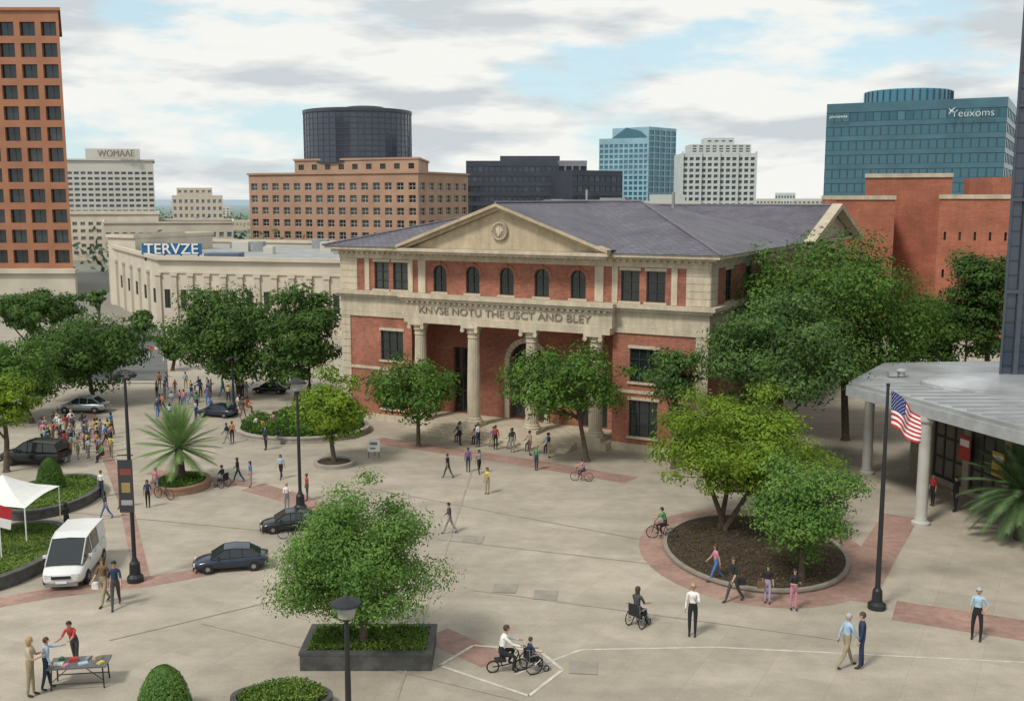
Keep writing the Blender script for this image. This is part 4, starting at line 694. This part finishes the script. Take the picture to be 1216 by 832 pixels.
def bag(label,px,py,dx,z,col,w=.26,h=.26):
    g=G(px,py); o=thing('handbag',label,'bag',(g.x+dx,g.y-.05,z)); MB().box(-w/2,-.06,0,w/2,.06,h).box(-w/2+.02,-.065,h-.1,w/2-.02,-.061,h-.02).build('pouch',cm(col),o); MB().tube([(-w/2+.03,0,h),(0,0,h+.16),(w/2-.03,0,h)],.01,5).build('strap',cm('brown'),o)
per('woman with fair hair in beige top beside the dark table',38,826,74,'hold',-80,'beige','khaki',hair='blond',long=1)
per('person in light blue shirt at the left end of the dark table',56,818,62,'point',-60,'skyblue','navy',hair='brown',sleeve=1)
per('person in red shirt leaning over the goods on the dark table',90,790,50,'reach',175,'red','charcoal',full=1.7)
per('person in brown top and tan trousers walking beside the van',125,717,58,'walk',165,'brown','khaki',hair='brown',long=1)
per('person in navy shirt walking right of the one in brown',138,721,58,'stride',195,'navy','charcoal')
per('person in charcoal top walking alone in the middle of the plaza',534,633,38,'walk',80,'charcoal','gray',sleeve=1,lo=1.5)
per('woman in white blouse and black trousers standing facing the camera',822,754,67,'phone',165,'white','black',hair='blond',sleeve=1)
per('person in pink top and jeans stepping left beside the mulch bed',850,690,46,'walk',95,'pink','blue',hair='brown',long=1,lo=1.5)
per('person in black top and gray trousers striding beside the mulch bed',871,714,56,'stride',120,'black','charcoal',hair='brown',long=1,lo=1.5)
per('long haired person in black top and lilac trousers',911,716,46,'stand',170,'black','lilac',long=1,lo=1.5)
per('long haired person in black top and pink trousers',942,724,50,'hold',190,'black','pink',long=1,lo=1.5)
per('man in light blue shirt with dark trousers standing at the right edge',1159,759,62,'akimbo',150,'skyblue','black',hair='gray')
per('man in sky blue shirt and khaki trousers beside the one in a dark suit',1004,792,74,'walk',-70,'skyblue','khaki',hair='gray',sleeve=1)
per('man in dark suit talking beside the flagpole',1022,793,73,'stand',75,'navy','navy',hair='brown',sleeve=1)
bag('brown bag at the side of the long haired person in lilac trousers',911,716,-.27,.62,'brown'); bag('dark bag at the side of the striding person by the mulch bed',871,714,.3,.68,'black'); bag('white bag at the side of the person in brown',125,717,-.3,.62,'white')
per('person in red shirt under the pavilion roof',1107,600,38,'stand',120,'red','black',lo=1.5); per('person in black coat under the pavilion roof',1134,607,42,'stand',100,'black','black',sleeve=1,lo=1.5)
mids=[('person in black top walking before the steps',532,567,26,'walk',60,'black','charcoal'),('person in purple top left of the steps',556,560,22,'stand',180,'purple','navy'),('person in gray top and black trousers left of the steps',569,562,22,'stride',200,'gray','black'),('person in yellow shirt standing alone before the steps',579,586,25,'phone',150,'yellow','khaki'),('person in blue top behind the palm',298,578,28,'stand',120,'blue','gray'),('person in pale blue top right of the palm',334,568,30,'walk',170,'skyblue','black'),('person in black top right of the palm planter',283,572,26,'walk',90,'black','navy'),('person in orange top by the palm planter',276,526,24,'stand',200,'orange','black'),('person in navy top beside the oval bed',270,527,24,'stride',80,'navy','gray'),
('person in white shirt near the cone shrub',121,590,30,'stand',170,'white','navy'),('person in charcoal top right of the curved planter',126,616,35,'walk',100,'charcoal','blue'),('person in black top at the shade canopy',80,634,38,'hold',60,'black','black'),('person in beige top left of the banner',146,602,32,'stride',170,'beige','brown'),('person in navy top right of the banner',176,602,30,'stand',190,'navy','black'),('person in pink top left of the palm planter',186,586,28,'point',190,'pink','gray'),('person in green top near the steps right side',637,558,22,'stand',150,'green','navy'),('person in red top beside the lamp post and dark car',365,594,28,'stand',120,'red','charcoal'),('person in white shirt behind the dark parked car',341,606,26,'hold',200,'white','gray')]
for (lb,px,py,hp,po,fa,s_,p_) in mids: per(lb,px,py,hp,po,fa,s_,p_,lo=1.4,hi=1.8,hair=random.choice(['black','brown','blond']),long=random.randint(0,1),skin=random.choice(['skin','skin_tan','skin_dark']))
def crowd(n,boxpx,where,grp,poses,lo=1.38):
    combos=[(a,b) for a in ('red','white','blue','black','green','charcoal','orange','navy','skyblue','purple','beige','gray','pink','yellow') for b in ('black','navy','khaki','gray','blue','brown')]; random.shuffle(combos); pts=[]
    for i in range(n):
        for _ in range(60):
            px=random.uniform(boxpx[0],boxpx[2]); py=random.uniform(boxpx[1],boxpx[3]); g=G(px,py)
            if all((g-q).length>.5 for q in pts): break
        pts.append(g); s_,p_=combos[i]; po=random.choice(poses)
        person('person in %s top and %s trousers %s'%(s_,p_,where),g,random.uniform(lo-.12,lo+.22),po,random.uniform(0,360),s_,p_,hair=random.choice(['black','brown','blond','black']),long=random.randint(0,1),sleeve=random.randint(0,1),skin=random.choice(['skin','skin_tan','skin_dark']),group=grp)
ps=['stand','walk','stride','hold','akimbo','sit','phone','point']
crowd(56,(50,512,134,548),'in the crowd beside the black sport utility car','crowd at the left of the plaza',ps,1.3)
crowd(34,(186,460,296,502),'in the crowd under the dark round tree','crowd under the dark round tree',ps,1.3)
crowd(6,(300,495,340,536),'beside the oval shrub bed','people beside the oval bed',ps,1.3)
M=Matrix.Translation(Lc)@Matrix.Rotation(rz0,4,'Z'); cmb=[('black','navy'),('gray','black'),('purple','black'),('white','navy'),('blue','khaki'),('red','black'),('green','gray'),('black','gray'),('pink','navy'),('beige','brown'),('skyblue','black'),('navy','khaki')]
for i,(s_,p_) in enumerate(cmb):
    u=11+i*.62; y=-3.2-random.random()*1.2 if i%2 else -2.75; w=M@V(u,y,0); sit=i%2==0
    person('person in %s top and %s trousers %s the entrance steps'%(s_,p_,'sitting on' if sit else 'standing before'),w,1.5,'sit' if sit else 'stand',180-28 if sit else random.uniform(0,360),s_,p_,hair=random.choice(['black','brown']),group='people at the entrance steps',skin=random.choice(['skin','skin_dark']),z=0)
# ---------------------------------------------------------------- cycles, wheelchairs
CH=mat('bright_steel',(.4,.4,.42),.3,.8); RUB=MC['tyre_rubber']
def wheel(root,x,y,r,t=.022,name='wheel'):
    w=link(name,None,root,(x,y,r)); m=MB(); pts=[(0,r*.95*math.cos(a),r*.95*math.sin(a)) for a in np.linspace(0,2*PI,25)]; m.tube(pts,t,6,cap=False); m.build('tyre',RUB,w,True); s=MB()
    for k in range(10): a=k*PI/5; s.tube([(0,0,0),(0,r*.93*math.cos(a),r*.93*math.sin(a))],.004,3)
    s.lathe([(.03,-.04),(.03,.04)],n=8,ax=0); s.build('spokes',CH,w)
def bicycle(label,g,rz,sc=1,fc=DMET,group=None):
    b=thing('bicycle',label,'bicycle',g,R(rz),group); b.scale=(sc,)*3
    for y in (-.5,.52): wheel(b,0,y,.33)
    MB().tube([(0,-.5,.33),(0,-.05,.3),(0,.4,.8)],.02,6).tube([(0,-.05,.3),(0,-.2,.78)],.02,6).tube([(0,-.5,.33),(0,-.18,.72),(0,.38,.76)],.018,6).tube([(0,.52,.33),(0,.38,.9)],.02,6).build('frame',fc,b)
    MB().tube([(-.26,.3,.98),(-.1,.4,.95),(.1,.4,.95),(.26,.3,.98)],.015,6).build('handlebar',DMET,b); MB().box(-.07,-.34,.78,.07,-.08,.83).build('saddle',DMET,b); MB().lathe([(.09,-.01),(.09,.01)],(.03,-.05,.3),12,ax=0).tube([(-.14,-.05,.14),(.03,-.05,.3),(.14,-.05,.46)],.012,5).build('crank',CH,b); return b
def wheelchair(label,g,rz,sc=1,wr=.3):
    b=thing('wheelchair',label,'wheelchair',g,R(rz)); b.scale=(sc,)*3
    for s in (-1,1): wheel(b,s*.29,-.08,wr); wheel(b,s*.24,.42,.11,.02,'caster')
    MB().box(-.24,-.2,.44,.24,.28,.49).build('seat',cm('black'),b); MB().box(-.24,-.26,.48,.24,-.21,.92).build('backrest',cm('black'),b)
    f=MB()
    for s in (-1,1): f.tube([(s*.25,-.38,.95),(s*.25,-.25,.92),(s*.25,-.23,.2),(s*.25,.3,.2),(s*.24,.42,.11)],.015,6).tube([(s*.25,-.23,.68),(s*.25,.2,.68),(s*.25,.28,.46),(s*.2,.5,.14)],.015,6).box(s*.27-.03,-.15,.69,s*.27+.03,.18,.72).box(s*.12-.08,.45,.1,s*.12+.08,.62,.12)
    f.build('frame',CH,b); return b
def lowcycle(label,g,rz):
    b=thing('low_cycle',label,'cycle',g,R(rz)); 
    for y,r in ((-.42,.2),(.5,.2)): wheel(b,0,y,r,.025)
    MB().tube([(0,-.42,.2),(0,-.1,.22),(0,.3,.3),(0,.42,.6)],.022,6).tube([(0,.5,.2),(0,.4,.66)],.02,6).tube([(0,-.12,.22),(0,-.18,.4)],.025,6).build('frame',DMET,b); MB().box(-.16,-.36,.4,.16,0,.45).build('seat',cm('black'),b); MB().tube([(-.24,.28,.72),(0,.4,.68),(.24,.28,.72)],.015,6).build('handlebar',DMET,b)
g=G(600,797); lowcycle('low small wheeled cycle under the man in a white shirt',g+V(.02,0,0),-80); person('man in white shirt and black trousers sitting low on the small wheeled cycle',g+V(-.14,0,0),1.9,'crouch',-80,'white','black',sleeve=1,hair='brown',z=.02)
g=G(632,797); wheelchair('wheelchair with steel wheels inside the painted outline',g+V(.02,.05,0),-65,.9,.34); person('child in navy top sitting in the wheelchair inside the painted outline',g+V(-.1,.02,0),1.35,'sit',-65,'navy','charcoal',hair='brown',z=.08)
g=G(757,743); wheelchair('wheelchair rolling toward the mulch bed in mid plaza',g,-40,.95); person('long haired woman in black sitting in the wheelchair in mid plaza',g+V(-.05,-.03,0),1.8,'sit',-40,'charcoal','black',long=1,hair='brown',z=.03)
g=G(786,640); bicycle('dark bicycle at the left end of the mulch bed',g,70,.85); person('person in green vest and black trousers on the bicycle at the mulch bed',g+V(.15,-.05,0),1.55,'ride',70,'green','black',z=.08)
g=G(691,571); bicycle('small red bicycle on the brick band before the building',g,75,.75,mat('red_frame',(.5,.04,.04),.4)); person('child in pink top riding the small red bicycle',g+V(.12,0,0),1.25,'ride',75,'pink','navy',z=.08)
g=G(265,578); wheelchair('wheelchair right of the palm planter',g,60,.85); person('person in black top sitting in the wheelchair right of the palm',g,1.45,'sit',60,'black','gray',z=.03)
g=G(195,592); bicycle('dark bicycle parked left of the palm planter',g,60,.85)
g=G(347,640); bicycle('dark bicycle leaning beside the car behind the lamp post',g,85,.8)
# table and goods
g=G(96,812); tb=thing('table','dark folding table covered with goods at the bottom left','table',g,R(8)); TOP=.74; tb.scale=(.92,1,1)
MB().box(-.95,-.42,TOP-.05,.95,.42,TOP).build('tabletop',mat('table_top_gray',(.12,.12,.12),.5),tb)
for sx in (-.85,.85):
    for sy in (-.35,.35): MB().tube([(sx,sy,0),(sx*.96,sy*.9,TOP-.05)],.025,6).build('leg',DMET,tb)
MB().tube([(-.85,-.35,.2),(.85,-.35,.2)],.018,6).tube([(-.85,.35,.2),(.85,.35,.2)],.018,6).tube([(-.85,-.35,.25),(-.3,-.35,.68)],.015,6).tube([(.85,-.35,.25),(.3,-.35,.68)],.015,6).build('brace',DMET,tb)
for i,(x,y,w,d_,h_,c_,lb) in enumerate(((-.6,-.1,.3,.22,.05,'white','white paper stack at the left of the dark table'),(-.2,.1,.25,.2,.1,'red','red box in the middle of the dark table'),(.15,-.15,.28,.2,.04,'skyblue','light blue folded cloth on the dark table'),(.5,.1,.22,.2,.14,'beige','beige carton at the right of the dark table'),(.68,-.2,.2,.16,.06,'yellow','yellow folded cloth at the right corner of the dark table'),(-.35,-.25,.2,.15,.05,'pink','pink booklet at the front edge of the dark table'),(.2,.2,.3,.14,.05,'gray','gray tray at the back of the dark table'),(-.6,.22,.2,.14,.08,'green','green packet at the back left of the dark table'))):
    a=R(8); q=V(g.x+x*math.cos(a)-y*math.sin(a),g.y+x*math.sin(a)+y*math.cos(a),TOP+.001); o=MB().box(-w/2,-d_/2,0,w/2,d_/2,h_*.6).box(-w/2+.015,-d_/2+.015,h_*.6+.002,w/2-.01,d_/2-.02,h_).build('goods',cm(c_),None,loc=q,rz=R(8+i*13)); tag(o,lb,'goods',group='goods on the dark table')
# ---------------------------------------------------------------- camera, light, sky
cam=bpy.data.cameras.new('camera'); cam.sensor_width=36; cam.lens=F/1216*36; cam.clip_end=20000; co=bpy.data.objects.new('camera',cam); C.objects.link(co); co.location=(0,0,H); co.rotation_euler=(PI/2-TH,0,0); S.camera=co
sd=Vector((-.5,-.55,.95)).normalized(); sun=bpy.data.lights.new('sun','SUN'); sun.energy=2.5; sun.angle=R(10); sun.color=(1,.95,.86); so=bpy.data.objects.new('sun',sun); C.objects.link(so); so.rotation_euler=(-sd).to_track_quat('-Z','Y').to_euler()
w=bpy.data.worlds.new('World'); S.world=w; w.use_nodes=True; nt=w.node_tree; L=nt.links; bg=nt.nodes['Background']; bg.inputs[1].default_value=.15
sky=N(nt,'ShaderNodeTexSky'); sky.sky_type='NISHITA'; sky.sun_disc=False; sky.sun_elevation=math.asin(sd.z); sky.sun_rotation=math.atan2(sd.x,sd.y); sky.dust_density=.6; sky.air_density=1.
tc=N(nt,'ShaderNodeTexCoord'); mp=N(nt,'ShaderNodeMapping'); mp.inputs['Scale'].default_value=(1,1,3.3); mp.inputs['Location'].default_value=(.25,.3,.1); n1=N(nt,'ShaderNodeTexNoise'); n1.inputs['Scale'].default_value=4.6; n1.inputs['Detail'].default_value=12; n1.inputs['Roughness'].default_value=.56; n1.inputs['Distortion'].default_value=.05
rp=N(nt,'ShaderNodeMapRange'); rp.inputs[1].default_value=.365; rp.inputs[2].default_value=.49; rp.interpolation_type='SMOOTHSTEP'
n2=N(nt,'ShaderNodeTexNoise'); n2.inputs['Scale'].default_value=6.5; n2.inputs['Detail'].default_value=9; n2.inputs['Roughness'].default_value=.52; mp2=N(nt,'ShaderNodeMapping'); mp2.inputs['Scale'].default_value=(1,1,4.5); mp2.inputs['Location'].default_value=(2,1,.4)
r2=N(nt,'ShaderNodeMapRange'); r2.inputs[1].default_value=.46; r2.inputs[2].default_value=.6; cc=N(nt,'ShaderNodeMix',data_type='RGBA'); cc.inputs[6].default_value=(6.2,6.2,5.95,1); cc.inputs[7].default_value=(4.1,4.4,4.6,1)
sm=N(nt,'ShaderNodeMix',data_type='RGBA'); sm.inputs[0].default_value=.75; sm.inputs[7].default_value=(4.1,5.4,5.8,1); mx=N(nt,'ShaderNodeMix',data_type='RGBA')
L.new(tc.outputs['Generated'],mp.inputs[0]); L.new(mp.outputs[0],n1.inputs['Vector']); L.new(n1.outputs['Fac'],rp.inputs[0]); L.new(tc.outputs['Generated'],mp2.inputs[0]); L.new(mp2.outputs[0],n2.inputs['Vector']); L.new(n2.outputs['Fac'],r2.inputs[0]); L.new(r2.outputs[0],cc.inputs[0])
L.new(sky.outputs[0],sm.inputs[6]); L.new(sm.outputs[2],mx.inputs[6]); L.new(cc.outputs[2],mx.inputs[7]); L.new(rp.outputs[0],mx.inputs[0]); L.new(mx.outputs[2],bg.inputs[0])
S.view_settings.view_transform='Standard'; S.view_settings.look='None'; S.view_settings.exposure=0
